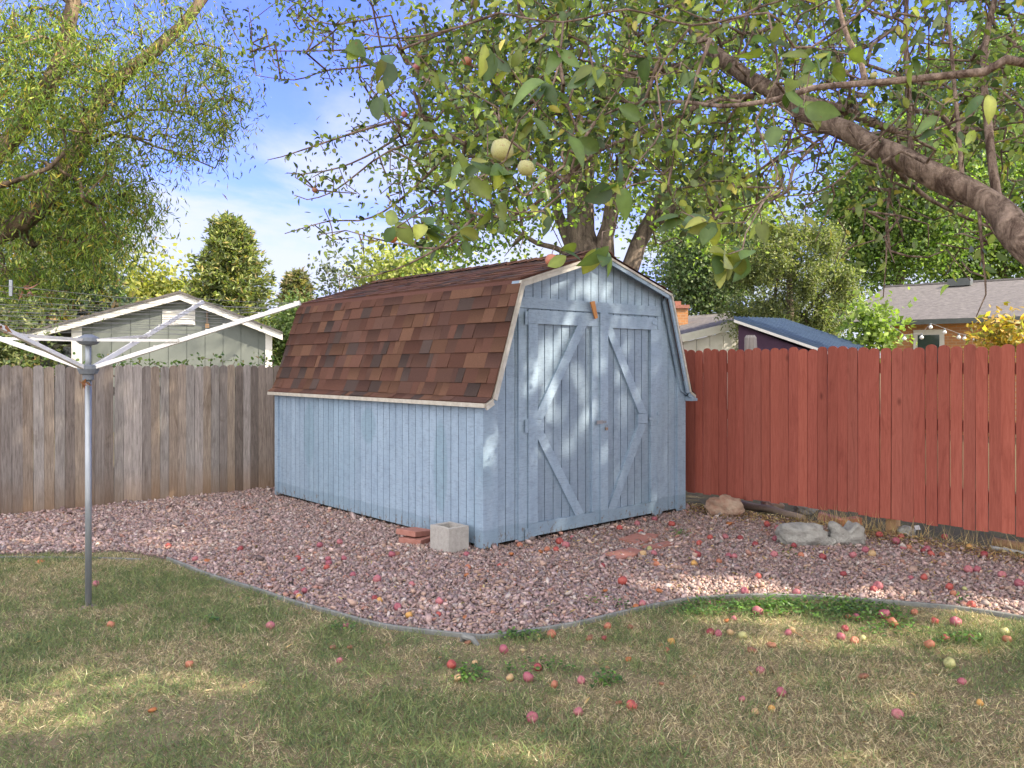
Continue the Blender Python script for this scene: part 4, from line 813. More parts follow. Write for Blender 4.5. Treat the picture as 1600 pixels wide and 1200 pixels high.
# sage garage
f = Fr((-9.52, 17.6), (3.954, 1.2)); G = empty('garage', f.p(2, 2, 0), 'sage green garage with white trim and gable vent behind the grey fence', 'garage')
PU, PZ = 2.177, 3.10
def gz_(u): return PZ-(.31*(PU-u) if u < PU else .40*(u-PU))
m = MB(); a = 0.; cuts = list(np.arange(0, 4.13, .385))+[4.13]
for a, b in zip(cuts[:-1], cuts[1:]):
    pts = [(a+.006, 0), (b-.006, 0), (b-.006, gz_(b)-.1)]+([(PU, PZ-.1)] if a < PU < b else [])+[(a+.006, gz_(a)-.1)]; f.poly(m, pts, -.012, 0)
bld(m, 'siding', 'sage', G)
m = MB(); f.poly(m, [(0, 0), (4.13, 0), (4.13, gz_(4.13)-.1), (PU, PZ-.1), (0, gz_(0)-.1)], .001, .12); f.box(m, 0, .12, .12, 5, 0, gz_(0)-.15); f.box(m, 4.01, 4.13, .12, 5, 0, gz_(4.13)-.15); bld(m, 'wall', 'sage', G)
m = MB(); f.box(m, -.9, -.012, 1.2, 1.3, 0, gz_(-.9)-.08); bld(m, 'porch_wall', 'sage', G)
for a, b in ((-.012, .19), (4.0, 4.15)): m = MB(); f.box(m, a, b, -.035, -.0125, 0, gz_(a+.08)-.12); bld(m, 'corner_board', 'white', G)
w = MB(); f.box(w, -.62, -.20, 1.16, 1.199, 1.2, 1.95); wo_ = bld(w, 'window_frame', 'white', G); w = MB(); f.box(w, -.56, -.26, 1.15, 1.159, 1.27, 1.88); w.build('pane', M['glass'], wo_)
for u0, u1, nm in ((-1.0, PU, 'rake_board'), (PU+.001, 4.38, 'rake_board')):
    m = MB(); f.poly(m, [(u0, gz_(u0)-.17), (u1, gz_(u1)-.17), (u1, gz_(u1)-.03), (u0, gz_(u0)-.03)], -.20, -.17); bld(m, nm, 'white', G)
    m = MB(); f.poly(m, [(u0, gz_(u0)-.17), (u1, gz_(u1)-.17), (u1, gz_(u1)-.14), (u0, gz_(u0)-.14)], -.1695, -.013); bld(m, 'soffit', 'white', G)
    m = MB(); f.poly(m, [(u0, gz_(u0)-.03), (u1, gz_(u1)-.03), (u1, gz_(u1)+.02), (u0, gz_(u0)+.02)], -.23, 5.2); bld(m, 'roof', 'roof_grey', G)
m = MB(); va, vb = f.u(254), f.u(305); z1 = 1.48+86/F*18.15; z0 = 1.48+62/F*18.15; f.box(m, va, vb, -.03, -.0125, z0, z1)
for k in range(6): f.box(m, va+.04, vb-.04, -.045, -.0305, z0+.03+k*.05, z0+.055+k*.05)
bld(m, 'gable_vent', 'white', G)
wc = empty('wind_chime', f.p(f.u(324), -.06, 2.62), 'small brown wind chime hanging on the right of the sage garage gable', 'wind chime'); m = MB(); p = wc.location; m.tube([p+Vector((0, 0, .08)), p+Vector((0, 0, -.2))], .022, 6); m.build('tube', M['rust'], wc)
m = MB(); m.cbox(p+Vector((0, 0, -.26)), .08, .03, .09, 0); m.build('clapper', M['wood_raw'], wc)
# brick house
f = Fr((7.655, 18.0), (.772, -.636)); H = empty('brick_house', f.p(3, 3, 0), 'orange brick house with grey hip roof behind the red fence', 'house')
EZH = 2.40; RZ = 3.53
m = MB(); f.box(m, .45, 9.5, .45, 7, 0, EZH-.02); bld(m, 'wall', 'brick_wall', H)
ridge_l = f.p(-.5, 4.1, RZ); ridge_r = f.p(10.2, 4.1, RZ); e0 = f.p(-.5, 0, EZH+.04); e1 = f.p(10.2, 0, EZH+.04); e2 = f.p(-.5, 8.2, EZH+.04); e3 = f.p(10.2, 8.2, EZH+.04)
m = MB(); m.add([e0, e1, ridge_r, ridge_l, e2, e3]+[p-Vector((0, 0, .05)) for p in (e0, e1, e2, e3)], [(0, 1, 2, 3), (4, 0, 3), (5, 4, 3, 2), (1, 5, 2), (6, 7, 1, 0), (8, 6, 0, 4), (6, 8, 9, 7), (9, 8, 4, 5), (7, 9, 5, 1)]); roof = bld(m, 'roof', 'roof_grey', H)
m = MB(); m.tube([ridge_l+Vector((0, 0, .0)), ridge_r], .05, 6); m.build('ridge_cap', M['roof_grey'], roof)
m = MB(); q = ridge_l+(ridge_r-ridge_l)*.17-f.b*.35+Vector((0, 0, -.02)); m.cbox(q, .5, .35, .18, math.atan2(f.d.y, f.d.x)); m.build('roof_vent', M['dark_trim'], roof)
m = MB(); f.box(m, -.5, 10.2, -.08, .0, EZH-.07, EZH+.03); bld(m, 'gutter', 'dark_trim', H)
m = MB(); f.box(m, .0, 10.2, .002, .45, EZH-.03, EZH-.012); bld(m, 'soffit', 'white', H)
for pa, pb in ((1428, 1476), (1593, 1660)):
    ua, ub = f.u(pa, .45), f.u(pb, .45); w = MB(); f.box(w, ua, ub, .40, .449, 1.3, 2.235); fo = w.build('window', M['white'], H); w = MB(); f.box(w, ua+.09, ub-.09, .385, .399, 1.38, 2.12); po = w.build('pane', M['glass'], fo)
# white garage with chimney
Wg = empty('white_garage', Vector((4.0, 17.5, 0)), 'low white garage with grey roof just right of the shed', 'garage')
A_, B_, C_, D_ = at(1046, 531, 16.4), at(1230, 487, 16.8), at(1250, 484, 21), at(1030, 500, 20.5)
m = MB(); m.prism([A_, B_, C_, D_], (0, 0, .05)); roof = m.build('roof', M['roof_grey'], Wg)
m = MB(); t_ = (B_-A_).normalized(); m.prism([A_+Vector((0, -.03, .055)), B_+Vector((0, -.03, .055)), B_+Vector((0, -.03, -.11)), A_+Vector((0, -.03, -.11))], (0, .029, 0)); m.build('fascia', M['white'], Wg)
m = MB(); x0, x1 = A_.x+.05, B_.x
for k in range(9):
    a = x0+(x1-x0)*k/9; b = x0+(x1-x0)*(k+1)/9-.01; zl = lambda x: A_.z+(B_.z-A_.z)*(x-A_.x)/(B_.x-A_.x)-.12; m.prism([(a, 16.6, 0), (b, 16.6, 0), (b, 16.6, zl(b)), (a, 16.6, zl(a))], (0, .1, 0))
m.build('wall', M['white'], Wg)
m = MB(); cc = at(1061, 500, 18.6); m.cbox(Vector((cc.x, 18.6, 1.38)), .34, .34, 2.76); ch = m.build('chimney', M['brick_wall'], Wg); m = MB(); m.cbox(Vector((cc.x, 18.6, 2.80)), .40, .40, .075); m.cbox(Vector((cc.x-.05, 18.6, 2.885)), .16, .16, .09); m.build('chimney_cap', M['paver'], ch)
# purple shed with blue metal roof
Ps = empty('purple_shed', Vector((3.8, 11.6, 0)), 'dark purple lean-to shed with ribbed blue metal roof behind the red fence', 'shed')
NL = Vector((3.0, 11.0, 2.075)); sl = Vector((1.22, -.30, -.46)); dp = Vector((1.4, 2.2, .10))
m = MB(); m.prism([NL, NL+sl, NL+sl+dp, NL+dp], (0, 0, .02)); n_ = 13
for k in range(n_):
    q = NL+dp*(k/(n_-1)*.98+.01)+Vector((0, 0, .021)); m.prism([q-dp*.008, q+sl-dp*.008, q+sl+dp*.008, q+dp*.008], (0, 0, .045), (1.5, 1.5, 1.5))
m.build('metal_roof', M['blue_metal'], Ps)
m = MB(); m.prism([NL+Vector((0, -.02, .018)), NL+sl+Vector((0, -.02, .018)), NL+sl+Vector((0, -.02, -.02)), NL+Vector((0, -.02, -.02))], (0, .018, 0)); m.build('fascia', M['white'], Ps)
m = MB(); a = NL+Vector((.08, .06, 0)); b = NL+sl+Vector((-.05, .06, 0)); m.prism([Vector((a.x, a.y, 0)), Vector((b.x, b.y, 0)), b-Vector((0, 0, .04)), a-Vector((0, 0, .05))], dp*.95-Vector((0, 0, .06))); m.build('wall', M['purple'], Ps)
m = MB(); q = at(1174, 545, 9.6); m.tube([Vector((q.x, q.y, 0)), Vector((q.x, q.y, 1.4)), Vector((q.x-.01, q.y, 1.80)), Vector((q.x-.01, q.y, 1.83))], [.085, .085, .07, .05], 9); tag(m.build('stump_post', M['fence_grey'], base=(q.x, q.y, 0)), 'grey weathered round post standing behind the red fence beside the purple shed', 'post')
# string of bulbs
sg = empty('string_lights', at(1480, 520, 12), 'string of clear round bulbs hanging in front of the brick house', 'string lights')
bl = [(1413, 529), (1440, 527), (1454, 511), (1476, 519), (1498, 527), (1507, 529), (1523, 531), (1556, 524)]
m = MB(); pts = [at(1385, 505, 12)]+[at(x, y-6, 12) for x, y in bl]+[at(1640, 500, 12)]; m.tube(pts, .003, 5); m.build('cord', M['line'], sg)
for x, y in bl:
    p = at(x, y, 12); m = MB(); m.tube([p+Vector((0, 0, .055)), p+Vector((0, 0, .03))], .014, 8); so = m.build('socket', M['hub'], sg)
    m = MB(); m.tube([p+Vector((0, 0, .029-.062*t)) for t in (0, .15, .35, .55, .75, .9, 1)], [.010, .018, .026, .029, .025, .016, .003], 10); m.build('bulb', M['white'], so, smooth=True)
# ------------------------------------------------------------------ vine along the grey fence
vp = []; 
for t in np.arange(1.2, 6.0, .05):
    k = .5+.5*mnoise.noise(Vector((t*2.3, 0, 0))); 
    if random.random() < .35+.6*k: vp.append(tuple(FLA+FLD*(t-1.2)+nL*random.uniform(.14, .3)+Vector((0, 0, 1.42+random.random()**1.5*.18*(.4+k)))))
vine = empty('vine', FLA+FLD*1.5+nL*.2, 'leafy vine growing up behind the grey fence and over its top', 'vine')
nodes = [FLA+FLD*t+nL*.2+Vector((0, 0, 1.36)) for t in np.arange(-.1, 4.9, .1)]
P, par, w, n0, tip = grow(nodes, np.array(vp), .0, .08, .1); V, f_ = twig_mesh(P, par, w, n0, .003, .3, .006); mm = MB(); mm.tube([nodes[0]-Vector((0, 0, 1.3))]+nodes, .011, 6); nv = len(mm.v)
raw('stem', np.concatenate([np.array(mm.v), V]), [np.array([q for q in mm.f if len(q) == 4]), f_+nv], M['twig'], vine, cols=np.full((nv+len(V), 3), .7))
Q = np.repeat(P[tip], 9, 0)+rng.normal(0, .035, (len(tip)*9, 3)); n = len(Q); L = rng.uniform(.03, .06, n); V, f_, c = leaves(Q, rand_unit(n), unit(rand_unit(n)+np.array([[0, -.6, .5]])), L, L*.75, pick_cols(n, [(.08, .14, .04), (.14, .20, .06), (.20, .16, .06)], [4, 3, 1], .2)); raw('foliage', V, f_, M['leaf'], vine, cols=c)
# ------------------------------------------------------------------ rotary clothes dryer
HB = Vector((-2.578, 4.946, 0)); K = empty('rotary_clothes_dryer', HB, 'rotary clothes dryer with galvanised pole and four white arms', 'clothes dryer')
m = MB(); m.tube([HB-Vector((0, 0, .05)), HB+Vector((0, 0, 1.40))], .0185, 16); m.build('pole', M['steel'], K, smooth=True)
m = MB(); m.tube([HB+Vector((0, 0, 1.401)), HB+Vector((0, 0, 1.62))], .0165, 14); m.build('inner_pole', M['steel'], K, smooth=True)
m = MB(); m.tube([HB+Vector((0, 0, z)) for z in (1.385, 1.39, 1.42, 1.425, 1.455, 1.475, 1.48)], [.026, .032, .032, .05, .062, .058, .03], 16); m.build('lower_hub', M['hub'], K)
m = MB(); m.tube([HB+Vector((0, 0, z)) for z in (1.60, 1.605, 1.622, 1.645, 1.655, 1.665)], [.03, .048, .066, .06, .04, .02], 16); m.build('top_hub', M['hub'], K)
h0 = HB+Vector((0, 0, 1.455)); t0 = HB+Vector((0, 0, 1.63)); dl = [Vector((1.341, -.189, .375)), Vector((.189, 1.341, .50)), Vector((-1.341, .189, .42)), Vector((-.189, -1.341, .42))]
for i, d in enumerate(dl):
    hz = Vector((d.x, d.y, 0)).normalized(); s = Vector((-hz.y, hz.x, 0)); a = h0+hz*.055; b = h0+d; dr = (b-a).normalized(); up = dr.cross(s)*-1; up = up if up.z > 0 else -up
    m = MB(); m.prism([a-s*.013, a+s*.013, a+s*.013+up*.004, a+s*.006+up*.026, a-s*.006+up*.026, a-s*.013+up*.004], b-a)
    for t in np.linspace(.3, .98, 9): q = a+(b-a)*t+up*.0265; m.cbox(q, .014, .014, .009, math.atan2(hz.y, hz.x), (.3, .3, .3))
    m.build('arm', M['white_alu'], K); c = a+(b-a)*.42; m = MB(); ta = t0+hz*.055; m.prism([ta-s*.008-Vector((0, 0, .008)), ta+s*.008-Vector((0, 0, .008)), ta+s*.008+Vector((0, 0, .008)), ta-s*.008+Vector((0, 0, .008))], c+up*.013-s*.016-ta); m.build('strut', M['white_alu'], K)
for k, t in enumerate(np.linspace(.5, .98, 8)):
    pts = []
    for i in range(4):
        a = h0+dl[i]*t+Vector((0, 0, .02)); b = h0+dl[(i+1) % 4]*t+Vector((0, 0, .02))
        pts += [a.lerp(b, q)-Vector((0, 0, .10*t*q*(1-q)*random.uniform(.7, 1.6))) for q in (0, .15, .3, .5, .7, .85)]
    pts.append(pts[0]); m = MB(); m.tube(pts, .0014, 5); m.build('line', M['line'], K)
q = at(17, 450, 3.95); m = MB(); m.cbox(q, .014, .010, .078, .2); m.build('line_spacer', M['steel'], K)
m = MB(); m.tube([HB+Vector((0, 0, z)) for z in (.002, .010, .018)], [.055, .05, .024], 14); m.build('ground_collar', M['rust'], K)
for (px, py, Y, lb) in ((32, 453, 4.0, 'dry brown leaves caught in the dryer lines at the upper left'), (2, 512, 3.9, 'dry brown leaves on the left dryer arm at the picture edge'), (134, 598, 4.9, 'single dry orange leaf caught on the dryer pole')):
    n = 7; Q = np.array([tuple(at(px, py, Y))])+rng.normal(0, .014, (n, 3)); L = rng.uniform(.03, .05, n); V, f_, c = leaves(Q, rand_unit(n)+np.array([[.2, 0, -.7]]), rand_unit(n), L, L*.45, pick_cols(n, [(.24, .10, .055), (.17, .085, .05)]), curl=.6); tag(raw('dry_leaves', V, f_, M['leaf'], cols=c, base=tuple(at(px, py, Y))), lb, 'dry leaves', 'dry leaves caught on the dryer')
# ------------------------------------------------------------------ blocks, pavers, rocks
C0 = gp(701, 868.5)+Vector((0, 0, .012)); m = MB(); a, b = SR*.2, SB*.24; hgt = Vector((0, 0, .195)); t = .035
m.box(C0, a, b, (0, 0, .03)); hz3 = Vector((0, 0, .0301))
for o, x, y in ((C0, a, SB*t), (C0+SB*(.24-t), a, SB*t), (C0+SB*t, SR*t, SB*(.24-2*t)), (C0+SB*t+SR*(.2-t), SR*t, SB*(.24-2*t))): m.box(o+hz3, x, y, hgt-hz3)
tag(m.build('concrete_block', M['concrete'], base=tuple(C0)), 'grey hollow concrete block standing beside the front corner of the shed', 'concrete block')
def slab(name, c, sx, sy, sz, rz, tilt, mat, lb, cat, group=None, tx=0.):
    m = MB(); m.cbox((0, 0, 0), sx, sy, sz); o = m.build(name, M[mat], None, bevel=.004); o.location = c; o.rotation_euler = (tx, tilt, rz); return tag(o, lb, cat, group)
rzs = math.atan2(SR.y, SR.x)
slab('paver', gp(651, 852)+Vector((0, .06, .035)), .23, .22, .045, rzs+.35, .02, 'paver', 'lower red paver of the pair leaning by the concrete block', 'paver', 'red pavers')
slab('paver', gp(647, 850)+Vector((0, .07, .085)), .23, .22, .045, rzs+.2, .10, 'paver', 'upper red paver of the pair leaning by the concrete block', 'paver', 'red pavers')
for (pp_, lb) in (([(967, 841), (1000, 831), (1031, 835), (1002, 850)], 'flat red paver nearest the shed doors, with a red apple on it'), ([(1004, 853), (1043, 845), (1053, 849), (1018, 857)], 'flat red paver partly buried, middle one of three'), ([(942, 865), (985, 855), (1010, 861), (970, 873)], 'flat red paver farthest left and nearest the lawn')):
    m = MB(); m.prism([gp(x, y, .034) for x, y in pp_][::-1], (0, 0, -.03)); tag(m.build('paver', M['paver'], base=tuple(gp(*pp_[0]))), lb, 'paver', 'red pavers')
import bmesh
def rock(px, py, w, d, h, mat, lb, seed, cat='rock', group='rocks by the red fence', rz=0., notch=0., name='rock', sink=.15, ang=.35):
    bm = bmesh.new(); bmesh.ops.create_icosphere(bm, subdivisions=4, radius=1)
    for v in bm.verts:
        p = v.co.copy(); s = Vector((seed*3.7, seed, 0)); k = 1+ang*mnoise.noise(p*1.1+s)+.24*mnoise.noise(p*2.6+s)+.09*mnoise.noise(p*7+s)+.04*mnoise.noise(p*15+s)
        m4 = max(abs(p.x), abs(p.y), abs(p.z)); p = p*(1+.35*(1/m4-1))*k
        if notch: p.z -= notch*math.exp(-(p.x/.35)**2)*max(0, p.z)
        v.co = Vector((p.x*w/2, p.y*d/2, p.z*h/2))
    me = bpy.data.meshes.new(name); bm.to_mesh(me); bm.free(); me.materials.append(M[mat]); o = bpy.data.objects.new(name, me); col.objects.link(o)
    me.polygons.foreach_set('use_smooth', np.ones(len(me.polygons), bool)); g_ = gp(px, py); o.location = g_+Vector((0, d*.35, h/2-sink*h)); o.rotation_euler = (0, 0, rz); return tag(o, lb, cat, group)
rock(1135, 810, .33, .24, .23, 'rock_pink', 'pinkish brown rough boulder on the gravel right of the shed', 1.3)
rock(1258, 856, .41, .22, .22, 'rock', 'long grey blocky rock, left one of the pair by the red fence', 2.2, ang=.2)
rock(1325, 855, .28, .2, .24, 'rock', 'grey saddle-shaped rock, right one of the pair by the red fence', 3.1, notch=.6)
rock(1300, 856, .1, .1, .1, 'rock', 'small grey stone wedged between the two grey rocks', 4.4)
rock(1236, 850, .13, .12, .09, 'rock', 'small pale stone at the left foot of the long grey rock', 5.9)
rock(1124, 852, .075, .05, .05, 'rock', 'small white pebble on the gravel before the boulder', 6.2)
rock(1262, 803, .24, .14, .12, 'rock', 'flat pale grey stone under the red fence behind the rocks', 7.2)
rock(1208, 800, .2, .13, .12, 'rock_pink', 'dull brown stone under the red fence right of the boulder', 8.2)
rock(1178, 848, .05, .05, .035, 'rock', 'tiny pale pebble right of the white pebble', 9.2)
rock(1418, 838, .16, .1, .1, 'rock', 'pale grey stone lying under the red fence right of its post', 10.2)
slab('brick', gp(1303, 822)+Vector((0, .1, .05)), .2, .1, .065, -.5, .22, 'paver', 'pinkish brick leaning behind the grey rocks', 'brick', 'bricks by the red fence')
slab('brick', gp(1334, 828)+Vector((0, .1, .055)), .2, .1, .065, .1, -.1, 'brick', 'bright orange brick lying behind the saddle-shaped rock', 'brick', 'bricks by the red fence')
def logp(pts, r, mat, lb, nm, cat, smooth=True):
    m = MB(); P_, _ = limb_tube(m, pts, r, r*.8, .08, rough=.1, n=10); tag(m.build(nm, M[mat], base=tuple(pts[0]), smooth=smooth), lb, cat)
logp([gp(1150, 793)+Vector((0, .12, .04)), gp(1205, 806)+Vector((0, .12, .04)), gp(1265, 822)+Vector((0, .15, .035))], .04, 'fence_grey', 'grey weathered log lying under the red fence behind the boulder', 'log', 'log')
logp([gp(1560, 858)+Vector((0, .08, .05)), gp(1640, 872)+Vector((0, .08, .05))], .045, 'wood_raw', 'brown split log at the right end of the red fence', 'log', 'log')
logp([gp(1548, 862)+Vector((0, .0, .03)), gp(1650, 880)+Vector((0, .0, .03))], .018, 'rock', 'grey pipe lying before the brown split log', 'pipe', 'pipe')
slab('white_tag', gp(1435, 834)+Vector((0, .02, .05)), .055, .004, .04, .3, 0, 'white', 'small white plastic tag by the foot of the red fence', 'tag', tx=-.5)
# litter, weeds
def litter():
    n = 9000; t = rng.uniform(-2.6, 3.2, n); o = np.abs(rng.normal(0, .22, n)); X = FRA.x+FRD.x*t-nR.x*o; Y = FRA.y+FRD.y*t-nR.y*o; Z = np.full(n, .012)+rng.uniform(0, .035, n)
    k = 5200; X2 = rng.uniform(-4.5, 4, k); Y2 = rng.uniform(3, 8.5, k); Z2 = np.where(Y2 > edgeY(X2), .035, .012); kk = Y2 < np.array([fenceY(x) for x in X2])-.05; ru = (X2-SO.x)*SR.x+(Y2-SO.y)*SR.y; rv = (X2-SO.x)*SB.x+(Y2-SO.y)*SB.y; kk &= ~((ru > -.03) & (rv > -.03) & (ru < SW+.05)); kk &= rng.random(k) < np.clip(.35+(X2+1)*.25, .2, 1)
    X = np.concatenate([X, X2[kk]]); Y = np.concatenate([Y, Y2[kk]]); Z = np.concatenate([Z, Z2[kk]]); n = len(X); D = rand_unit(n); D[:, 2] *= .3; L = rng.uniform(.012, .045, n)
    V, f_, c = leaves(np.stack([X, Y, Z], 1), D, unit(rand_unit(n)*.5+np.array([[0, 0, 1.]])), L, L*rng.uniform(.15, .6, n), pick_cols(n, [(.30, .19, .10), (.20, .12, .07), (.38, .27, .13), (.12, .085, .06), (.42, .34, .2)], None, .2), curl=.4)
    tag(raw('leaf_litter', V, f_, M['leaf_far'], cols=c), 'dry brown leaf litter and chips, thickest along the foot of the red fence', 'leaf litter', kind='stuff')
litter()
def weeds():
    Ps_ = []
    for cx, cy, rx, ry, k in ((1120, 955, 60, 14, 420), (1270, 955, 120, 14, 950), (1350, 965, 70, 16, 520), (1200, 950, 60, 10, 360), (1400, 990, 50, 10, 160), (1085, 960, 40, 10, 140), (812, 1000, 30, 5, 120), (733, 1062, 26, 12, 130), (950, 1070, 22, 10, 110), (1062, 838, 20, 6, 70), (840, 1050, 50, 10, 90), (1500, 1005, 40, 8, 130), (935, 944, 22, 6, 26), (1230, 872, 16, 5, 26), (330, 976, 14, 6, 26), (975, 955, 18, 5, 22), (1500, 945, 20, 4, 20), (540, 988, 30, 5, 50), (860, 960, 10, 3, 8)):
        a = rng.uniform(0, 6.283, k); r_ = np.sqrt(rng.random(k))*(1+.25*np.sin(a*3)); px = cx+rx*r_*np.cos(a); py = cy+ry*r_*np.sin(a); Y = CAMZ*F/(py-HZ); Ps_.append(np.stack([(px-800)/F*Y, Y, rng.uniform(.012, .05, k)], 1))
    Q = np.concatenate(Ps_); n = len(Q); D = rand_unit(n); D[:, 2] = np.abs(D[:, 2])*.4; L = rng.uniform(.012, .03, n)
    V, f_, c = leaves(Q, D, unit(rand_unit(n)*.35+np.array([[0, 0, 1.]])), L, L*.75, pick_cols(n, [(.075, .15, .035), (.11, .20, .045), (.05, .10, .03)], None, .2)); tag(raw('low_weeds', V, f_, M['leaf'], cols=c), 'low green broad-leaved weeds along the edging and in the lawn', 'weeds', kind='stuff')
weeds()
def dryweeds():
    n = 420; t = np.concatenate([rng.normal(.35, .25, n//2), rng.normal(-.9, .5, n//2)]); o = np.abs(rng.normal(.02, .08, n)); P0 = np.stack([FRA.x+FRD.x*t-nR.x*o, FRA.y+FRD.y*t-nR.y*o, np.full(n, .01)], 1)
    D = rand_unit(n)*.55; D[:, 2] = 1; L = rng.uniform(.08, .22, n); V, f_, c = leaves(P0, D, rand_unit(n), L, np.full(n, .004), pick_cols(n, [(.40, .30, .17), (.28, .2, .12)]), curl=.3); tag(raw('dry_grass', V, f_, M['leaf_far'], cols=c), 'dry grass stalks standing along the foot of the red fence', 'dry grass', kind='stuff')
dryweeds()
# ------------------------------------------------------------------ apples
ACOL = {'red': ((.42, .045, .05), (.62, .13, .10)), 'crimson': ((.24, .02, .035), (.42, .05, .07)), 'pink': ((.47, .10, .15), (.58, .24, .26)), 'magenta': ((.36, .06, .11), (.48, .15, .20)), 'salmon': ((.50, .13, .08), (.58, .26, .14)),
  'cream': ((.58, .47, .22), (.52, .28, .15)), 'yellow': ((.66, .46, .10), (.62, .26, .08)), 'green': ((.36, .42, .13), (.50, .48, .24)), 'orange': ((.60, .22, .05), (.42, .12, .04)), 'brown': ((.20, .09, .05), (.36, .15, .08))}
AM = {}
for k, (c1, c2) in ACOL.items():
    q_ = .66 if k in ('red', 'crimson', 'pink', 'magenta', 'salmon', 'orange') else .8; c1 = tuple(x*q_ for x in c1); c2 = tuple(x*q_ for x in c2)
    m = MT('apple_skin_'+k, .5 if k not in ('brown', 'orange') else .6, .4); c = m.mix(m.ramp(m.noise(26, 4, .6, (1, 1, .35)), .35, .65), c1, c2); c = m.mix(m.ramp(m.noise(160, 2), .66, .7, 0, .5), c, (.5, .36, .22)); c = m.mix(m.ramp(m.noise(11, 4, .7, (1, 1, 1), (k.__len__(), 1, 0)), .56, .62, 0, .8), c, (.20, .085, .045)); c = m.mix(.12, c, (.16, .09, .07)); m.base(c); AM[k] = m.m
def apple_mesh(kind, seed, rot=False):
    m = MB(); n = 18; prof = [(0, .62), (.10, .64), (.26, .80), (.5, .93), (.78, .82), (.97, .42), (1.0, .05), (.92, -.38), (.70, -.72), (.42, -.90), (.2, -.92), (.08, -.84), (0, -.8)]
    vs = []; s = Vector((seed*2.1, seed, 1))
    for r, z in prof:
        for j in range(n):
            a = 2*math.pi*j/n; p = Vector((r*math.cos(a), r*math.sin(a), z*(.92))); k = 1+(.13 if not rot else .24)*mnoise.noise(p*1.3+s)+(.03*math.cos(5*a) if z < -.3 else 0)
            if rot: k -= .32*max(0, mnoise.noise(p*2.6+s*2))
            vs.append(p*k)
    m.add(vs, [(i*n+j, (i+1)*n+j, (i+1)*n+(j+1) % n, i*n+(j+1) % n) for i in range(len(prof)-1) for j in range(n)])
    me = bpy.data.meshes.new('apple'); me.from_pydata([Vector(v) for v in m.v], [], [f[::-1] for f in m.f]); me.polygons.foreach_set('use_smooth', np.ones(len(me.polygons), bool)); me.materials.append(AM[kind]); return me
AMS = {k: [apple_mesh(k, i+1.3, k in ('brown', 'orange')) for i in range(3)] for k in ACOL}
RAW = '''465,876,r;512,877,m;513,884,m;510,890,r;537,876,m;499,855,m;530,850,p;474,895,c;612,870,m,13;620,868,b;551,902,m;540,905,o;589,909,p,15;643,917,p;686,944,p,15;621,953,m,14;685,965,r;585,939,c;593,942,y;639,966,y,13;729,870,m;731,890,s;729,901,o;780,887,r,8;463,931,m;475,927,m;467,937,y;421,980,p,17;540,979,p;520,1012,b,14;546,1012,b,14;530,1034,p;705,1041,r,18;715,1062,w,15;742,1038,w,10;787,1017,m,18;797,1061,w,14;731,1004,b,13;727,969,o,8;799,868,o
812,855,s;874,849,r,14;884,855,p,14;869,862,r;845,864,o;855,862,s;894,843,p,8;941,888,c;973,912,r,18;1005,869,w,13;1015,861,g,10;1022,868,p;1025,878,o;1026,885,s;1090,870,c,14;1085,884,y,12;1093,852,r;1110,843,r;1134,842,p;1157,844,c;1139,872,m;1148,873,p;1181,854,c;1124,881,s;1185,905,r,13;1164,928,m,14;1030,926,o,12;946,926,o,8;994,951,o,12;1004,948,p,14;1185,957,p,20;1110,944,p;1135,970,o;1147,968,p;1111,990,c,15;1123,992,m,14;1142,990,w,13;1161,995,g,16;950,980,s,14;862,993,s,17;985,980,b,12;921,997,b,16;1049,1004,y,14;840,1045,c,15;825,1061,m,20;866,1072,s,15;908,1065,p,15;982,1031,o,13;1034,1069,b,13;904,1115,p,17;832,1125,m,22;987,1105,r,20;967,1100,b,9;1189,1050,p,15;1161,1095,p,13;1176,1016,b,18;1042,1018,s,12;944,999,c,10;1181,1116,w,10
968,828,r,11;996,821,p;1001,835,r,11;1023,814,m;1050,822,r,12;1140,820,o;1199,822,r;1201,824,c,8
1212,845,m;1241,856,c,10;1210,870,p,13;1252,871,s;1286,874,c,13;1334,871,p,13;1353,863,m,13;1364,869,w,14;1401,849,m,14;1409,842,r;1375,839,r,12;1412,859,p;1421,859,s;1450,861,m,12;1456,869,r,12;1443,864,c,9;1474,869,b,13;1477,842,r,11;1516,858,y;1539,870,c,13;1562,849,p,11;1382,887,b;1319,901,c,12;1424,907,m,10;1445,906,r,13;1514,894,p,15;1528,894,m,14;1567,902,p,14;1594,916,m,16;1374,920,p,17;1366,925,c,13;1485,921,r,14;1490,932,s,12;1508,924,g,9;1519,950,r,15;1245,930,p,14;1215,828,p;1384,962,m,21;1396,975,s,19;1388,968,o,12;1339,967,m,15;1326,965,s,10;1321,984,c,13;1430,958,s,12;1462,972,r,14;1495,974,m,20;1571,989,g,17;1575,1001,s,16;1517,999,p,15;1479,999,r,15;1454,1009,s,19;1315,997,m,15;1336,1003,s,15;1349,999,g,12;1232,991,m,14;1238,986,w,12;1206,1008,b,17;1486,1039,g,21;1505,1068,m,16;1221,1084,m,18;1206,1110,y,13;1532,1101,y,11;1404,1119,p,21;1350,1057,b,18;1318,1062,b,12
262,856,r;304,877,p;323,879,o,12;375,861,c;62,878,o,13;149,914,p,12;172,978,s,14;295,1040,s,15;237,1110,o,15;375,900,b'''
KN = dict(r='red', c='crimson', p='pink', m='magenta', s='salmon', w='cream', y='yellow', g='green', o='orange', b='brown')
KT = dict(red='red', crimson='dark red', pink='pink', magenta='purplish pink', salmon='salmon', cream='cream', yellow='yellow', green='pale green', orange='rotten orange', brown='rotten brown')
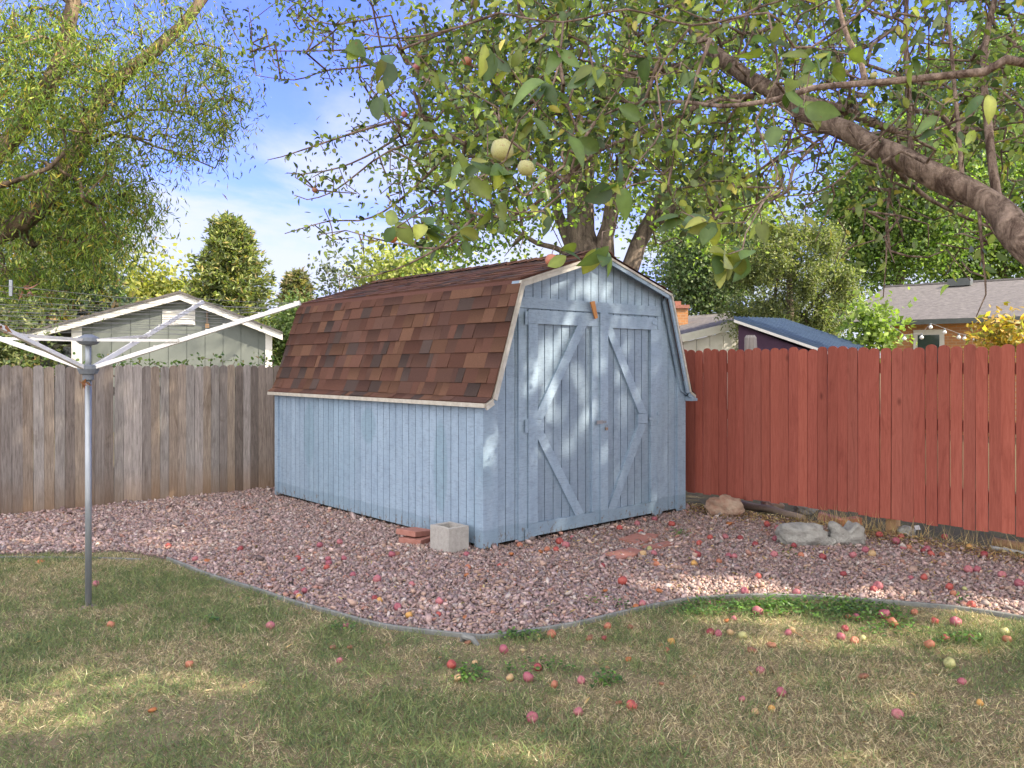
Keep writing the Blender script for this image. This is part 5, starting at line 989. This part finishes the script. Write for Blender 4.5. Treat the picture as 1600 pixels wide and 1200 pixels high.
def zone(px, lawn):
    if lawn:
        for lim, t in ((450, 'on the lawn near the dryer pole'), (815, 'on the middle of the lawn'), (1080, 'on the lawn below the shed doors'), (1290, 'among the weeds right of centre lawn'), (9999, 'on the right end of the lawn')):
            if px < lim: return t
    for lim, t in ((400, 'on the far left gravel'), (700, "on the gravel by the shed's side wall"), (930, 'on the gravel around the front shed corner'), (1075, 'on the gravel before the shed doors'), (1210, 'on the gravel below the boulder'), (1390, 'on the gravel below the grey rocks'), (9999, 'on the gravel along the red fence end')):
        if px < lim: return t
AL = []
for it in RAW.replace('\n', ';').split(';'):
    a = it.split(','); px, py, k = float(a[0]), float(a[1]), KN[a[2]]; s = float(a[3]) if len(a) > 3 else 11.; g0 = gp(px, py); lawn = g0.y < float(edgeY(g0.x)); AL.append([px, py, k, s, zone(px, lawn), lawn])
cnt = {}
for a in sorted(AL): cnt.setdefault((a[2], a[4]), []).append(a)
ORD = ['', 'second', 'third', 'fourth', 'fifth', 'sixth', 'seventh', 'eighth', 'ninth', 'tenth', 'eleventh', 'twelfth']
for (k, z), lst in cnt.items():
    lst.sort()
    for i, (px, py, kk, s, _, lawn) in enumerate(lst):
        t = KT[k]
        if len(lst) == 1: lb = 'the only %s fallen apple %s' % (t, z)
        elif i == 0: lb = 'leftmost %s apple %s' % (t, z)
        elif i == len(lst)-1: lb = 'rightmost %s apple %s' % (t, z)
        else: lb = '%s %s apple from left %s' % (ORD[i], t, z)
        g0 = gp(px, py+s*.32); r = min(max(s*.44*g0.y/F, .016), .036); o = bpy.data.objects.new('apple', random.choice(AMS[k])); col.objects.link(o); rot = k in ('brown', 'orange')
        o.scale = (r, r, r*(.62 if rot else .95)); o.rotation_euler = (random.uniform(-1, 1)*(.4 if rot else 1), random.uniform(-.9, .9)*(.4 if rot else 1), random.uniform(0, 6.28)); o.location = (g0.x, g0.y+r*.4, (.016 if not lawn else .004)+r*(.42 if rot else .68)); tag(o, lb, 'apple', 'windfall apples lying on the ground')
for px, py, s, k, Y, lb in ((785, 235, 35, 'green', 1.95, 'largest pale green apple hanging in the middle of the leaves'), (822, 263, 26, 'green', 2.05, 'pale green apple hanging just below the largest one'), (862, 407, 20, 'salmon', 2.2, 'blushing apple hanging in front of the shed ridge'), (632, 179, 10, 'pink', 4.3, 'small pink apple hanging in the left leaves'), (651, 105, 11, 'pink', 4.2, 'pink apple hanging high left, lower of two'), (638, 94, 9, 'pink', 4.3, 'small pink apple hanging high left, upper of two'), (730, 96, 15, 'salmon', 4.0, 'red and cream apple hanging by the top branch'), (781, 121, 11, 'pink', 4.1, 'dull pink apple hanging under the top branch'), (492, 297, 9, 'brown', 3.9, 'small brown apple hanging on the long left twig'), (1365, 118, 11, 'green', 3.2, 'small green apple hanging above the thin right branch'), (613, 372, 16, 'orange', 2.0, 'orange-blushed apple hanging over the shed roof'), (1218, 215, 12, 'green', 3.6, 'green apple hanging under the thick limb'), (1192, 213, 9, 'green', 3.7, 'small green apple left of the thick limb')):
    p = at(px, py, Y); r = s*.5*Y/F; E = empty('hanging_apple', p, lb, 'apple', 'apples hanging on the tree'); o = bpy.data.objects.new('fruit', AMS[k][0]); col.objects.link(o); o.parent = E; o.scale = (r, r, r); o.rotation_euler = (random.uniform(-.3, .3), random.uniform(-.3, .3), 0)
    m = MB(); m.tube([p+Vector((0, 0, r*.6)), p+Vector((r*.1, 0, r*1.3)), p+Vector((r*.5, 0, r*2.2))], .0013, 5); m.build('stem', M['bark_apple'], E)
